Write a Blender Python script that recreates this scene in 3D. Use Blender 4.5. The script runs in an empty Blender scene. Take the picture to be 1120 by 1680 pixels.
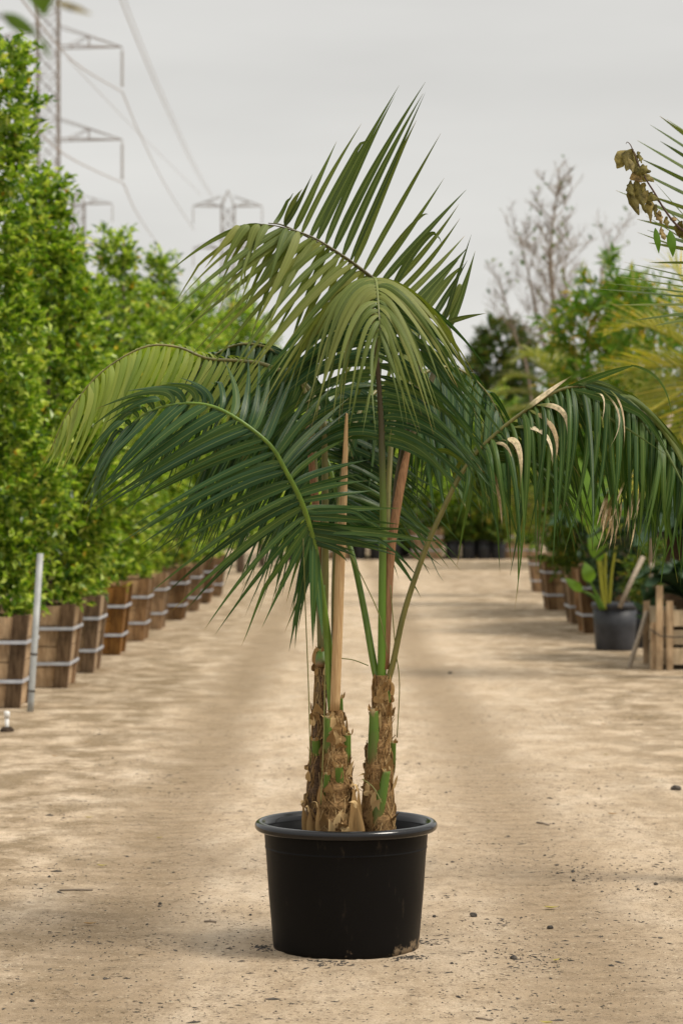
import bpy, math, random
import numpy as np
from mathutils import Vector, Matrix, noise as mnoise

C = bpy.context.scene.collection
SC = bpy.context.scene
R = math.radians

# ---------------------------------------------------------------- camera
F, CU, HV, CAMZ = 3967.0, 560.0, 830.0, 1.497
cam_d = bpy.data.cameras.new('camera')
cam = bpy.data.objects.new('camera', cam_d)
C.objects.link(cam)
cam.location = (0, 0, CAMZ)
cam.rotation_euler = (R(90), 0, 0)
cam_d.sensor_fit = 'VERTICAL'
cam_d.sensor_height = 36.0
cam_d.lens = 85.0
cam_d.shift_y = -10.0 / 1680.0
cam_d.clip_start = 0.1
cam_d.clip_end = 6000
cam_d.dof.use_dof = True
cam_d.dof.focus_distance = 8.15
cam_d.dof.aperture_fstop = 4.6
cam_d.dof.aperture_blades = 0
SC.camera = cam

# ---------------------------------------------------------------- world: overcast sky
SUN_EL, SUN_AZ = 54.0, 108.0        # azimuth measured clockwise from +Y
w = bpy.data.worlds.new('World')
SC.world = w
w.use_nodes = True
nt = w.node_tree
nt.nodes.clear()
wo = nt.nodes.new('ShaderNodeOutputWorld')
bg = nt.nodes.new('ShaderNodeBackground')
sky = nt.nodes.new('ShaderNodeTexSky')
sky.sky_type = 'NISHITA'
sky.sun_disc = False
sky.sun_elevation = R(SUN_EL)
sky.sun_rotation = R(SUN_AZ)
sky.air_density = 1.0
sky.dust_density = 3.0
hs = nt.nodes.new('ShaderNodeHueSaturation')
hs.inputs['Saturation'].default_value = 0.15
nt.links.new(sky.outputs[0], hs.inputs['Color'])
# cloud deck: brighter towards the zenith, faint large soft patches
tc = nt.nodes.new('ShaderNodeTexCoord')
sep = nt.nodes.new('ShaderNodeSeparateXYZ')
nt.links.new(tc.outputs['Generated'], sep.inputs[0])
cr = nt.nodes.new('ShaderNodeValToRGB')
cr.color_ramp.elements[0].position = 0.0
cr.color_ramp.elements[0].color = (4.75, 4.66, 4.43, 1)
cr.color_ramp.elements[1].position = 1.0
cr.color_ramp.elements[1].color = (8.8, 8.6, 8.2, 1)
e = cr.color_ramp.elements.new(0.12)
e.color = (4.55, 4.50, 4.30, 1)
e = cr.color_ramp.elements.new(0.24)
e.color = (4.36, 4.31, 4.15, 1)
nt.links.new(sep.outputs['Z'], cr.inputs[0])
mp = nt.nodes.new('ShaderNodeMapping')
mp.inputs['Scale'].default_value = (1.0, 1.0, 5.0)
nt.links.new(tc.outputs['Generated'], mp.inputs[0])
cn = nt.nodes.new('ShaderNodeTexNoise')
cn.inputs['Scale'].default_value = 4.0
cn.inputs['Detail'].default_value = 4.0
nt.links.new(mp.outputs[0], cn.inputs['Vector'])
mr = nt.nodes.new('ShaderNodeMapRange')
mr.inputs[1].default_value = 0.3
mr.inputs[2].default_value = 0.7
mr.inputs[3].default_value = 0.91
mr.inputs[4].default_value = 1.05
nt.links.new(cn.outputs[0], mr.inputs[0])
mul = nt.nodes.new('ShaderNodeVectorMath')
mul.operation = 'SCALE'
nt.links.new(cr.outputs[0], mul.inputs[0])
nt.links.new(mr.outputs[0], mul.inputs['Scale'])
mx = nt.nodes.new('ShaderNodeMix')
mx.data_type = 'RGBA'
mx.inputs[0].default_value = 0.92
nt.links.new(hs.outputs[0], mx.inputs[6])
nt.links.new(mul.outputs[0], mx.inputs[7])
nt.links.new(mx.outputs[2], bg.inputs[0])
bg.inputs[1].default_value = 0.1
nt.links.new(bg.outputs[0], wo.inputs[0])

# ---------------------------------------------------------------- sun behind thin cloud
sd = bpy.data.lights.new('sun', 'SUN')
sd.energy = 2.0
sd.angle = R(18)
sd.color = (1.0, 0.93, 0.82)
so = bpy.data.objects.new('sun', sd)
C.objects.link(so)
az, el = R(SUN_AZ), R(SUN_EL)
to_sun = Vector((math.sin(az) * math.cos(el), math.cos(az) * math.cos(el), math.sin(el)))
so.rotation_euler = to_sun.to_track_quat('Z', 'Y').to_euler()
so.location = (6, -6, 14)

SC.view_settings.view_transform = 'Standard'
SC.view_settings.look = 'None'
SC.view_settings.gamma = 1.0
SC.view_settings.exposure = 0.72
SC.cycles.max_bounces = 6
SC.cycles.transparent_max_bounces = 4

# ---------------------------------------------------------------- helpers
def W(u, v, Z):
    """point of the place that lies Z metres in front of the camera"""
    return Vector(((u - CU) / F * Z, Z, CAMZ + (HV - v) / F * Z))

Z0 = 8.2
PX = Z0 / F                         # metres per photo pixel at the palm
def K(u, v, d=0.0):
    return W(u, v, Z0 + d * PX)

def tag(o, label=None, cat=None, group=None, kind=None):
    if label: o['label'] = label
    if cat: o['category'] = cat
    if group: o['group'] = group
    if kind: o['kind'] = kind
    return o

def thing(name, label, cat, loc=(0, 0, 0), group=None):
    o = bpy.data.objects.new(name, None)
    C.objects.link(o)
    o.location = loc
    o.empty_display_size = 0.1
    bpy.context.view_layer.update()
    return tag(o, label, cat, group)

class MB:
    """mesh collector in world coordinates"""
    def __init__(s):
        s.v, s.f, s.uv, s.sm = [], [], [], []
    def add(s, verts, faces, uvs=None, smooth=True):
        b = len(s.v)
        s.v += [tuple(p) for p in verts]
        s.uv += uvs if uvs else [(0.5, 0.5)] * len(verts)
        for f in faces:
            s.f.append([b + i for i in f])
            s.sm.append(smooth)
    def tube(s, pts, radii, n=8, caps=True, flat=1.0, up=None):
        pts = [Vector(p) for p in pts]
        m = len(pts)
        if not hasattr(radii, '__len__'): radii = [radii] * m
        vs, uvs = [], []
        t0 = (pts[1] - pts[0]).normalized()
        ref = Vector(up) if up else (Vector((0, 1, 0)) if abs(t0.y) < 0.9 else Vector((1, 0, 0)))
        a = (ref - t0 * ref.dot(t0)).normalized()
        for i in range(m):
            t = (pts[min(i + 1, m - 1)] - pts[max(i - 1, 0)]).normalized()
            a = (a - t * a.dot(t))
            a = a.normalized() if a.length > 1e-6 else t.orthogonal().normalized()
            b = t.cross(a)
            for k in range(n):
                th = 2 * math.pi * k / n
                vs.append(pts[i] + a * (math.cos(th) * radii[i] * flat) + b * (math.sin(th) * radii[i]))
                uvs.append((k / n, i / (m - 1)))
        fs = []
        for i in range(m - 1):
            for k in range(n):
                k2 = (k + 1) % n
                fs.append((i * n + k, i * n + k2, (i + 1) * n + k2, (i + 1) * n + k))
        if caps:
            fs.append(tuple(range(n - 1, -1, -1)))
            fs.append(tuple((m - 1) * n + k for k in range(n)))
        s.add(vs, fs, uvs)
        return s
    def ribbon(s, pts, widths, wdirs, fold=0.2):
        m = len(pts)
        vs, uvs = [], []
        for i in range(m):
            t = (pts[min(i + 1, m - 1)] - pts[max(i - 1, 0)]).normalized()
            wd = wdirs[i] if isinstance(wdirs, list) else wdirs
            wd = wd - t * wd.dot(t)
            wd = wd.normalized() if wd.length > 1e-6 else t.orthogonal().normalized()
            nn = t.cross(wd)
            if nn.z < 0: nn = -nn
            h = widths[i] * 0.5
            vs += [pts[i] - wd * h - nn * (fold * h), pts[i], pts[i] + wd * h - nn * (fold * h)]
            v = i / (m - 1)
            uvs += [(0, v), (0.5, v), (1, v)]
        fs = []
        for i in range(m - 1):
            for k in range(2):
                fs.append((i * 3 + k, i * 3 + k + 1, i * 3 + 4 + k, i * 3 + 3 + k))
        s.add(vs, fs, uvs)
        return s
    def box(s, c, d, M=None, taper=1.0, smooth=False):
        """box centred at c with full dims d; taper scales the top; M optional rotation"""
        x, y, z = d[0] / 2, d[1] / 2, d[2] / 2
        vs = []
        for (sx, sy, sz) in ((-1,-1,-1),(1,-1,-1),(1,1,-1),(-1,1,-1),(-1,-1,1),(1,-1,1),(1,1,1),(-1,1,1)):
            k = taper if sz > 0 else 1
            p = Vector((sx * x * k, sy * y * k, sz * z))
            if M: p = M @ p
            vs.append(p + Vector(c))
        s.add(vs, [(0,3,2,1),(4,5,6,7),(0,1,5,4),(1,2,6,5),(2,3,7,6),(3,0,4,7)], smooth=smooth)
        return s
    def bar(s, a, b, w, h=None, up=(0, 0, 1)):
        """rectangular bar from a to b"""
        a, b = Vector(a), Vector(b)
        h = h or w
        t = (b - a).normalized()
        u = Vector(up)
        if abs(t.dot(u)) > 0.98: u = Vector((0, 1, 0))
        x = t.cross(u).normalized()
        y = x.cross(t).normalized()
        vs = []
        for p in (a, b):
            for (i, j) in ((-1,-1),(1,-1),(1,1),(-1,1)):
                vs.append(p + x * (i * w / 2) + y * (j * h / 2))
        s.add(vs, [(3,2,1,0),(4,5,6,7),(0,1,5,4),(1,2,6,5),(2,3,7,6),(3,0,4,7)], smooth=False)
        return s
    def lathe(s, prof, n=64, origin=(0, 0, 0), close=False):
        o = Vector(origin)
        vs, uvs, fs = [], [], []
        m = len(prof)
        for i, (r, z) in enumerate(prof):
            for k in range(n):
                th = 2 * math.pi * k / n
                vs.append(o + Vector((r * math.cos(th), r * math.sin(th), z)))
                uvs.append((k / n, i / (m - 1)))
        for i in range(m - 1):
            for k in range(n):
                k2 = (k + 1) % n
                fs.append((i * n + k, i * n + k2, (i + 1) * n + k2, (i + 1) * n + k))
        if close:
            fs.append(tuple(range(n - 1, -1, -1)))
            fs.append(tuple((m - 1) * n + k for k in range(n)))
        s.add(vs, fs, uvs)
        return s
    def build(s, name, mat, parent=None, solid=0.0):
        me = bpy.data.meshes.new(name)
        org = Vector((0, 0, 0))
        if parent is not None:
            org = WORLD_LOC(parent)
        elif s.v:
            xs = np.array(s.v)
            org = Vector(((xs[:,0].min() + xs[:,0].max()) / 2, (xs[:,1].min() + xs[:,1].max()) / 2, xs[:,2].min()))
        me.from_pydata([(p[0] - org.x, p[1] - org.y, p[2] - org.z) for p in s.v], [], s.f)
        uvl = me.uv_layers.new(name='UVMap')
        li = np.empty(len(me.loops), dtype=np.int32)
        me.loops.foreach_get('vertex_index', li)
        uvl.data.foreach_set('uv', np.array(s.uv, dtype=np.float32)[li].ravel())
        me.polygons.foreach_set('use_smooth', s.sm)
        me.materials.append(mat)
        o = bpy.data.objects.new(name, me)
        C.objects.link(o)
        if parent is not None:
            o.parent = parent
        else:
            o.location = org
        me.update()
        return o

def WORLD_LOC(o):
    p = Vector((0, 0, 0))
    while o is not None:
        p += Vector(o.location)
        o = o.parent
    return p

def np_mesh(name, V, T, mat, parent=None, smooth=False):
    me = bpy.data.meshes.new(name)
    org = WORLD_LOC(parent) if parent is not None else Vector((V[:,0].mean(), V[:,1].mean(), V[:,2].min()))
    V = V - np.array(org)[None]
    n = T.shape[1]
    me.vertices.add(len(V)); me.vertices.foreach_set('co', V.astype(np.float32).ravel())
    me.loops.add(T.size); me.loops.foreach_set('vertex_index', T.astype(np.int32).ravel())
    me.polygons.add(len(T))
    me.polygons.foreach_set('loop_start', np.arange(0, T.size, n, dtype=np.int32))
    me.polygons.foreach_set('loop_total', np.full(len(T), n, dtype=np.int32))
    me.polygons.foreach_set('use_smooth', np.full(len(T), smooth))
    me.update(calc_edges=True)
    me.validate()
    me.materials.append(mat)
    o = bpy.data.objects.new(name, me)
    C.objects.link(o)
    if parent is not None: o.parent = parent
    else: o.location = org
    return o

def copy_tree(o, parent=None):
    c = o.copy()
    C.objects.link(c)
    c.parent = parent
    for ch in list(o.children):
        copy_tree(ch, c)
    return c

# ---------------------------------------------------------------- materials
def new_mat(name):
    m = bpy.data.materials.new(name)
    m.use_nodes = True
    t = m.node_tree
    t.nodes.clear()
    out = t.nodes.new('ShaderNodeOutputMaterial')
    return m, t, out

def N(t, kind, **kw):
    n = t.nodes.new(kind)
    for k, v in kw.items():
        if k.startswith('i_'):
            n.inputs[int(k[2:])].default_value = v
        else:
            setattr(n, k, v)
    return n

def ramp(t, stops, src=None):
    n = t.nodes.new('ShaderNodeValToRGB')
    el = n.color_ramp.elements
    while len(el) < len(stops): el.new(0.5)
    for e_, (p, c) in zip(el, stops):
        e_.position = p
        e_.color = (c[0], c[1], c[2], 1) if hasattr(c, '__len__') else (c, c, c, 1)
    if src is not None: t.links.new(src, n.inputs[0])
    return n

def noise(t, scale, detail=4, rough=0.55, vec=None, stretch=None, coord='Object'):
    n = t.nodes.new('ShaderNodeTexNoise')
    n.inputs['Scale'].default_value = scale
    n.inputs['Detail'].default_value = detail
    n.inputs['Roughness'].default_value = rough
    if vec is None:
        vec = t.nodes.new('ShaderNodeTexCoord').outputs[coord]
    if stretch:
        m = t.nodes.new('ShaderNodeMapping')
        m.inputs['Scale'].default_value = stretch
        t.links.new(vec, m.inputs[0])
        vec = m.outputs[0]
    t.links.new(vec, n.inputs['Vector'])
    return n

def mix(t, fac, a, b, mode='MIX'):
    n = t.nodes.new('ShaderNodeMix')
    n.data_type = 'RGBA'
    n.blend_type = mode
    for sock, val in ((n.inputs[0], fac), (n.inputs[6], a), (n.inputs[7], b)):
        if hasattr(val, 'is_output'): t.links.new(val, sock)
        elif hasattr(val, '__len__'): sock.default_value = (val[0], val[1], val[2], 1)
        else: sock.default_value = val
    return n.outputs[2]

def math_n(t, op, a, b=None):
    n = t.nodes.new('ShaderNodeMath')
    n.operation = op
    for i, val in enumerate((a, b)):
        if val is None: continue
        if hasattr(val, 'is_output'): t.links.new(val, n.inputs[i])
        else: n.inputs[i].default_value = val
    return n.outputs[0]

def bump(t, height, strength=0.3, dist=0.01):
    n = t.nodes.new('ShaderNodeBump')
    n.inputs['Strength'].default_value = strength
    n.inputs['Distance'].default_value = dist
    t.links.new(height, n.inputs['Height'])
    return n.outputs[0]

def principled(t, out, color, rough=0.6, normal=None, spec=0.5, metal=0.0):
    p = t.nodes.new('ShaderNodeBsdfPrincipled')
    if hasattr(color, 'is_output'): t.links.new(color, p.inputs['Base Color'])
    else: p.inputs['Base Color'].default_value = (color[0], color[1], color[2], 1)
    if hasattr(rough, 'is_output'): t.links.new(rough, p.inputs['Roughness'])
    else: p.inputs['Roughness'].default_value = rough
    p.inputs['Metallic'].default_value = metal
    p.inputs['Specular IOR Level'].default_value = spec
    if normal is not None: t.links.new(normal, p.inputs['Normal'])
    if out is not None: t.links.new(p.outputs[0], out.inputs[0])
    return p

def leaf_mat(name, stops, trans=0.3, rough=0.45, tip=None, spec=0.5, palm=False, trans_col=None, mottle=0.0, fade=False):
    m, t, out = new_mat(name)
    g = t.nodes.new('ShaderNodeNewGeometry')
    col = ramp(t, stops, g.outputs['Random Per Island']).outputs[0]
    normal = None
    if mottle:
        mo = noise(t, 70, 5, 0.65)
        col = mix(t, mottle, col, mix(t, 1.0, col, ramp(t, [(0.3, 0.2), (0.5, 0.9), (0.7, 1.5)], mo.outputs[0]).outputs[0], 'MULTIPLY'))
        normal = bump(t, mo.outputs[0], 0.5, 0.004)
    if palm:
        uv = t.nodes.new('ShaderNodeUVMap')
        sx = t.nodes.new('ShaderNodeSeparateXYZ')
        t.links.new(uv.outputs[0], sx.inputs[0])
        # pale midrib and side nerves
        d = math_n(t, 'ABSOLUTE', math_n(t, 'SUBTRACT', sx.outputs[0], 0.5))
        rib = math_n(t, 'LESS_THAN', d, 0.05)
        col = mix(t, math_n(t, 'MULTIPLY', rib, 0.35), col, (0.22, 0.27, 0.08))
        st = math_n(t, 'SINE', math_n(t, 'MULTIPLY', sx.outputs[0], 38.0))
        nz = noise(t, 9.0, 3)
        col = mix(t, math_n(t, 'MULTIPLY', nz.outputs[0], 0.55), col, mix(t, 1.0, col, (1.5, 1.35, 0.8), 'MULTIPLY'))
        normal = bump(t, st, 0.25, 0.001)
        if fade:
            fv = math_n(t, 'ADD', sx.outputs[1], math_n(t, 'MULTIPLY', math_n(t, 'SUBTRACT', nz.outputs[0], 0.5), 0.5))
            fr_ = ramp(t, [(0.0, 1.0), (0.16, 0.9), (0.28, 0.0), (0.78, 0.0), (0.92, 0.9)], fv).outputs[0]
            col = mix(t, fr_, col, (0.10, 0.12, 0.022))
        if tip:
            rr = math_n(t, 'MULTIPLY', g.outputs['Random Per Island'], 0.08)
            th = math_n(t, 'SUBTRACT', sx.outputs[1], math_n(t, 'SUBTRACT', 1.0, rr))
            fac = math_n(t, 'MULTIPLY', math_n(t, 'MAXIMUM', th, 0.0), 14.0)
            fac = math_n(t, 'MINIMUM', fac, 1.0)
            col = mix(t, fac, col, tip)
    p = principled(t, None, col, rough + 0.05, normal, spec * 0.5)
    tr = t.nodes.new('ShaderNodeBsdfTranslucent')
    tcx = mix(t, 1.0, col, trans_col or (1.5, 1.6, 0.55), 'MULTIPLY')
    t.links.new(tcx, tr.inputs[0])
    ms = t.nodes.new('ShaderNodeMixShader')
    ms.inputs[0].default_value = trans
    t.links.new(p.outputs[0], ms.inputs[1])
    t.links.new(tr.outputs[0], ms.inputs[2])
    t.links.new(ms.outputs[0], out.inputs[0])
    return m

def plain(name, c1, c2, scale=8.0, rough=0.6, stretch=None, bstr=0.2, bdist=0.003, spec=0.4, metal=0.0, detail=5, lo=0.35, hi=0.65):
    m, t, out = new_mat(name)
    nz = noise(t, scale, detail, 0.6, stretch=stretch)
    col = ramp(t, [(lo, c1), (hi, c2)], nz.outputs[0]).outputs[0]
    principled(t, out, col, rough, bump(t, nz.outputs[0], bstr, bdist), spec, metal)
    return m

M = {}
TIP = (0.32, 0.20, 0.07)
M['leaf_olive'] = leaf_mat('palm_leaf_olive', [(0, (0.060, 0.095, 0.018)), (0.5, (0.105, 0.14, 0.030)), (1, (0.17, 0.19, 0.055))], 0.22, 0.42, TIP, 0.5, True)
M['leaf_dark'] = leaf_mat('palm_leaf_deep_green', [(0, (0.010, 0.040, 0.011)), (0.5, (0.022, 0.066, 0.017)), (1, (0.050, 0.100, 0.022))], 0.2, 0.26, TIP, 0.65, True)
M['leaf_mid'] = leaf_mat('palm_leaf_green', [(0, (0.040, 0.070, 0.012)), (0.5, (0.065, 0.10, 0.016)), (1, (0.10, 0.125, 0.024))], 0.22, 0.42, TIP, 0.5, True)
M['leaf_fan'] = leaf_mat('palm_leaf_upright_green', [(0, (0.028, 0.052, 0.008)), (0.5, (0.05, 0.082, 0.012)), (1, (0.085, 0.11, 0.018))], 0.22, 0.36, TIP, 0.6, True)
M['leaf_hang'] = leaf_mat('palm_leaf_hanging_green', [(0, (0.014, 0.045, 0.006)), (0.5, (0.028, 0.075, 0.010)), (1, (0.060, 0.115, 0.018))], 0.25, 0.34, TIP, 0.6, True)
M['leaf_light'] = leaf_mat('palm_leaf_fresh', [(0, (0.13, 0.20, 0.032)), (0.5, (0.19, 0.26, 0.048)), (1, (0.26, 0.31, 0.075))], 0.36, 0.42, TIP, 0.5, True)
M['leaf_dead'] = leaf_mat('palm_leaf_dry', [(0, (0.38, 0.29, 0.19)), (0.6, (0.56, 0.47, 0.35)), (1, (0.66, 0.58, 0.46))], 0.15, 0.7, None, 0.3, True, (1.1, 1.0, 0.8), mottle=0.6, fade=True)
M['hedge'] = leaf_mat('hedge_leaf', [(0, (0.028, 0.080, 0.006)), (0.3, (0.105, 0.205, 0.014)), (0.7, (0.29, 0.41, 0.04)), (0.975, (0.56, 0.64, 0.16)), (1, (0.60, 0.32, 0.03))], 0.38, 0.28, None, 0.9)
M['shrub'] = leaf_mat('shrub_leaf', [(0, (0.03, 0.065, 0.01)), (0.5, (0.07, 0.125, 0.016)), (0.95, (0.16, 0.20, 0.03)), (1, (0.36, 0.22, 0.04))], 0.3, 0.45, None, 0.4)
M['bamboo'] = leaf_mat('bamboo_leaf', [(0, (0.055, 0.13, 0.015)), (0.6, (0.12, 0.23, 0.025)), (0.9, (0.25, 0.28, 0.05)), (1, (0.55, 0.30, 0.03))], 0.4, 0.42, None, 0.4)
M['conifer'] = leaf_mat('dark_tree_leaf', [(0, (0.03, 0.07, 0.012)), (0.6, (0.065, 0.11, 0.02)), (1, (0.14, 0.12, 0.035))], 0.25, 0.6, None, 0.3)
M['yellow_palm'] = leaf_mat('yellowing_palm_leaf', [(0, (0.19, 0.21, 0.025)), (0.6, (0.33, 0.32, 0.045)), (1, (0.48, 0.38, 0.07))], 0.3, 0.45, None, 0.4)
M['far_palm'] = leaf_mat('pale_palm_leaf', [(0, (0.14, 0.17, 0.03)), (1, (0.27, 0.27, 0.075))], 0.3, 0.45, None, 0.4)
M['cycad'] = leaf_mat('cycad_leaf', [(0, (0.018, 0.045, 0.02)), (1, (0.035, 0.075, 0.03))], 0.15, 0.4, None, 0.5)
M['broad'] = leaf_mat('broad_leaf', [(0, (0.09, 0.18, 0.03)), (1, (0.16, 0.27, 0.045))], 0.4, 0.35, None, 0.5)
M['blur_leaf'] = leaf_mat('near_twig_leaf', [(0, (0.07, 0.13, 0.015)), (1, (0.10, 0.17, 0.02))], 0.35, 0.4, None, 0.5)
M['dry_leaf'] = leaf_mat('dried_vine_leaf', [(0, (0.10, 0.075, 0.025)), (0.35, (0.17, 0.15, 0.045)), (0.7, (0.30, 0.24, 0.11)), (1, (0.22, 0.11, 0.045))], 0.2, 0.6, None, 0.3, mottle=0.9)
M['petiole'] = plain('petiole_green', (0.07, 0.14, 0.010), (0.14, 0.23, 0.02), 14, 0.38, (3, 3, 0.4), 0.1, 0.001, 0.5)
def petiole_tall():
    m, t, out = new_mat('petiole_green_to_brown')
    c = t.nodes.new('ShaderNodeTexCoord').outputs['Object']
    sx = t.nodes.new('ShaderNodeSeparateXYZ'); t.links.new(c, sx.inputs[0])
    nz = noise(t, 14, 5, 0.6, c, (3, 3, 0.4))
    f = math_n(t, 'ADD', math_n(t, 'MULTIPLY', sx.outputs[2], 0.5), math_n(t, 'MULTIPLY', nz.outputs[0], 0.1))
    col = ramp(t, [(0.45, (0.10, 0.20, 0.015)), (0.62, (0.085, 0.13, 0.014)), (0.74, (0.055, 0.048, 0.014)), (0.86, (0.05, 0.03, 0.012)), (1.0, (0.16, 0.20, 0.03))], f).outputs[0]
    principled(t, out, col, 0.4, bump(t, nz.outputs[0], 0.15, 0.001), 0.5)
    return m
M['petiole_tall'] = petiole_tall()
M['petiole_olive'] = plain('petiole_olive', (0.10, 0.10, 0.022), (0.17, 0.15, 0.035), 14, 0.42, (3, 3, 0.4), 0.1, 0.001, 0.5)
M['petiole_dark'] = plain('petiole_brown_green', (0.055, 0.05, 0.018), (0.10, 0.085, 0.03), 14, 0.42, (3, 3, 0.4), 0.1, 0.001, 0.5)
M['sheath'] = plain('dry_sheath', (0.34, 0.20, 0.085), (0.55, 0.375, 0.19), 60, 0.6, (6, 6, 0.15), 0.35, 0.002, 0.35)
M['sheath_dark'] = plain('dry_sheath_dark', (0.18, 0.085, 0.038), (0.34, 0.185, 0.085), 60, 0.6, (6, 6, 0.15), 0.35, 0.002, 0.35)
M['bark'] = plain('fibrous_bark', (0.11, 0.06, 0.024), (0.33, 0.20, 0.085), 70, 0.85, (1, 1, 1.6), 0.8, 0.004, 0.2, 0, 8)
M['bark_dark'] = plain('dark_fibrous_bark', (0.045, 0.028, 0.017), (0.15, 0.095, 0.055), 80, 0.85, (1, 1, 1.6), 0.8, 0.004, 0.2, 0, 8)
M['fibre'] = leaf_mat('palm_fibre', [(0, (0.17, 0.095, 0.035)), (0.6, (0.36, 0.225, 0.095)), (1, (0.56, 0.40, 0.20))], 0.1, 0.8, None, 0.2, False, (1, 1, 1))
def leaf_base_mat():
    m, t, out = new_mat('cut_leaf_base')
    uv = t.nodes.new('ShaderNodeUVMap')
    sx = t.nodes.new('ShaderNodeSeparateXYZ'); t.links.new(uv.outputs[0], sx.inputs[0])
    nz = noise(t, 45, 6, 0.65, None, (1, 1, 0.3))
    f = math_n(t, 'ADD', sx.outputs[1], math_n(t, 'MULTIPLY', math_n(t, 'SUBTRACT', nz.outputs[0], 0.5), 0.7))
    col = ramp(t, [(0.12, (0.20, 0.115, 0.05)), (0.38, (0.10, 0.12, 0.025)), (0.60, (0.075, 0.145, 0.016)), (0.86, (0.10, 0.17, 0.022)), (0.97, (0.28, 0.20, 0.09))], f).outputs[0]
    principled(t, out, col, 0.45, bump(t, nz.outputs[0], 0.25, 0.002), 0.4)
    return m
M['leaf_base'] = leaf_base_mat()
M['strand'] = plain('thin_green_strand', (0.12, 0.13, 0.03), (0.2, 0.19, 0.06), 20, 0.5)

def pot_mat(name, base, dust, amount, rough=0.3, spec=0.10):
    m, t, out = new_mat(name)
    c = t.nodes.new('ShaderNodeTexCoord')
    sx = t.nodes.new('ShaderNodeSeparateXYZ')
    t.links.new(c.outputs['Object'], sx.inputs[0])
    n1 = noise(t, 5, 6, 0.65, c.outputs['Object'])
    n2 = noise(t, 26, 6, 0.7, c.outputs['Object'], (1, 1, 0.35))
    # caked dirt near the foot with a ragged edge
    foot = math_n(t, 'SUBTRACT', math_n(t, 'MULTIPLY', math_n(t, 'SUBTRACT', noise(t, 6.5, 7, 0.7, c.outputs['Object']).outputs[0], 0.50), 0.30), sx.outputs[2])
    foot = math_n(t, 'MINIMUM', math_n(t, 'MAXIMUM', math_n(t, 'MULTIPLY', foot, 60.0), 0.0), 0.75)
    sm = ramp(t, [(0.60, 0.0), (0.78, 1.0)], n2.outputs[0])
    sm2 = ramp(t, [(0.45, 0.0), (0.75, 1.0)], n1.outputs[0])
    d = math_n(t, 'MULTIPLY', math_n(t, 'MULTIPLY', sm.outputs[0], sm2.outputs[0]), amount)
    fac = math_n(t, 'MAXIMUM', d, foot)
    col = mix(t, fac, base, dust)
    rg = math_n(t, 'ADD', math_n(t, 'MULTIPLY', n2.outputs[0], 0.25), rough - 0.1)
    rg = math_n(t, 'ADD', rg, math_n(t, 'MULTIPLY', fac, 0.4))
    principled(t, out, col, rg, bump(t, n2.outputs[0], 0.06, 0.002), spec)
    return m
M['pot'] = pot_mat('black_pot_plastic', (0.0045, 0.0042, 0.0042), (0.22, 0.16, 0.10), 0.42, 0.40)
M['pot_rim'] = pot_mat('black_pot_rim_plastic', (0.0045, 0.0045, 0.0055), (0.22, 0.2, 0.18), 0.28, 0.17, 0.45)
M['pot_grey'] = plain('weathered_grey_pot_plastic', (0.024, 0.026, 0.032), (0.045, 0.048, 0.056), 6, 0.5, None, 0.05, 0.002, 0.35)
M['pot_far'] = plain('dull_black_pot_plastic', (0.012, 0.013, 0.016), (0.025, 0.026, 0.03), 6, 0.5, None, 0.05, 0.002, 0.35)
M['soil'] = plain('potting_soil', (0.02, 0.014, 0.01), (0.07, 0.05, 0.035), 60, 0.95, None, 0.9, 0.01, 0.1)
M['galv'] = plain('galvanised_steel', (0.26, 0.27, 0.265), (0.38, 0.39, 0.38), 12, 0.55, None, 0.05, 0.001, 0.4, 0.15)
M['band'] = plain('galvanised_band', (0.36, 0.38, 0.43), (0.50, 0.53, 0.58), 12, 0.5, None, 0.05, 0.001, 0.4, 0.2)
M['pvc'] = plain('white_pvc', (0.68, 0.68, 0.66), (0.8, 0.8, 0.78), 8, 0.4)
M['tower'] = plain('rusty_tower_steel', (0.20, 0.175, 0.155), (0.28, 0.245, 0.22), 0.6, 0.8)
M['tower_grey'] = plain('grey_tower_steel', (0.22, 0.20, 0.185), (0.30, 0.28, 0.26), 0.6, 0.8)
M['insul'] = plain('grey_insulator', (0.36, 0.345, 0.33), (0.42, 0.40, 0.385), 2, 0.5)
M['wire'] = plain('power_cable', (0.34, 0.31, 0.29), (0.38, 0.35, 0.33), 2, 0.6)
M['stake'] = plain('weathered_stake_wood', (0.24, 0.19, 0.14), (0.42, 0.35, 0.27), 20, 0.85, (4, 4, 0.4), 0.4, 0.004, 0.2)
M['cane'] = plain('bamboo_cane', (0.34, 0.26, 0.07), (0.48, 0.36, 0.12), 6, 0.5)
M['twig'] = plain('bare_twig_bark', (0.17, 0.135, 0.10), (0.29, 0.235, 0.18), 6, 0.9)
M['trunk'] = plain('tree_trunk_bark', (0.10, 0.075, 0.055), (0.22, 0.17, 0.13), 10, 0.9, (3, 3, 0.6), 0.6, 0.01, 0.2)
M['stone'] = plain('dark_stone', (0.03, 0.028, 0.026), (0.10, 0.085, 0.07), 30, 0.85, None, 0.6, 0.005, 0.2)
M['vine_stem'] = plain('vine_stem', (0.05, 0.03, 0.025), (0.10, 0.06, 0.045), 20, 0.8)
M['vine_green'] = leaf_mat('vine_leaf_green', [(0, (0.06, 0.14, 0.012)), (1, (0.10, 0.19, 0.02))], 0.35, 0.4, None, 0.5)
M['yellow_leaf'] = leaf_mat('fallen_leaf_yellow', [(0, (0.28, 0.24, 0.05)), (1, (0.38, 0.30, 0.08))], 0.1, 0.6)
M['brown_leaf'] = leaf_mat('fallen_leaf_brown', [(0, (0.20, 0.11, 0.04)), (1, (0.36, 0.22, 0.08))], 0.1, 0.7, None, 0.3, False, (1, 1, 1))
M['van_paint'] = plain('pale_vehicle_paint', (0.62, 0.64, 0.67), (0.70, 0.72, 0.75), 2, 0.3)
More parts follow.
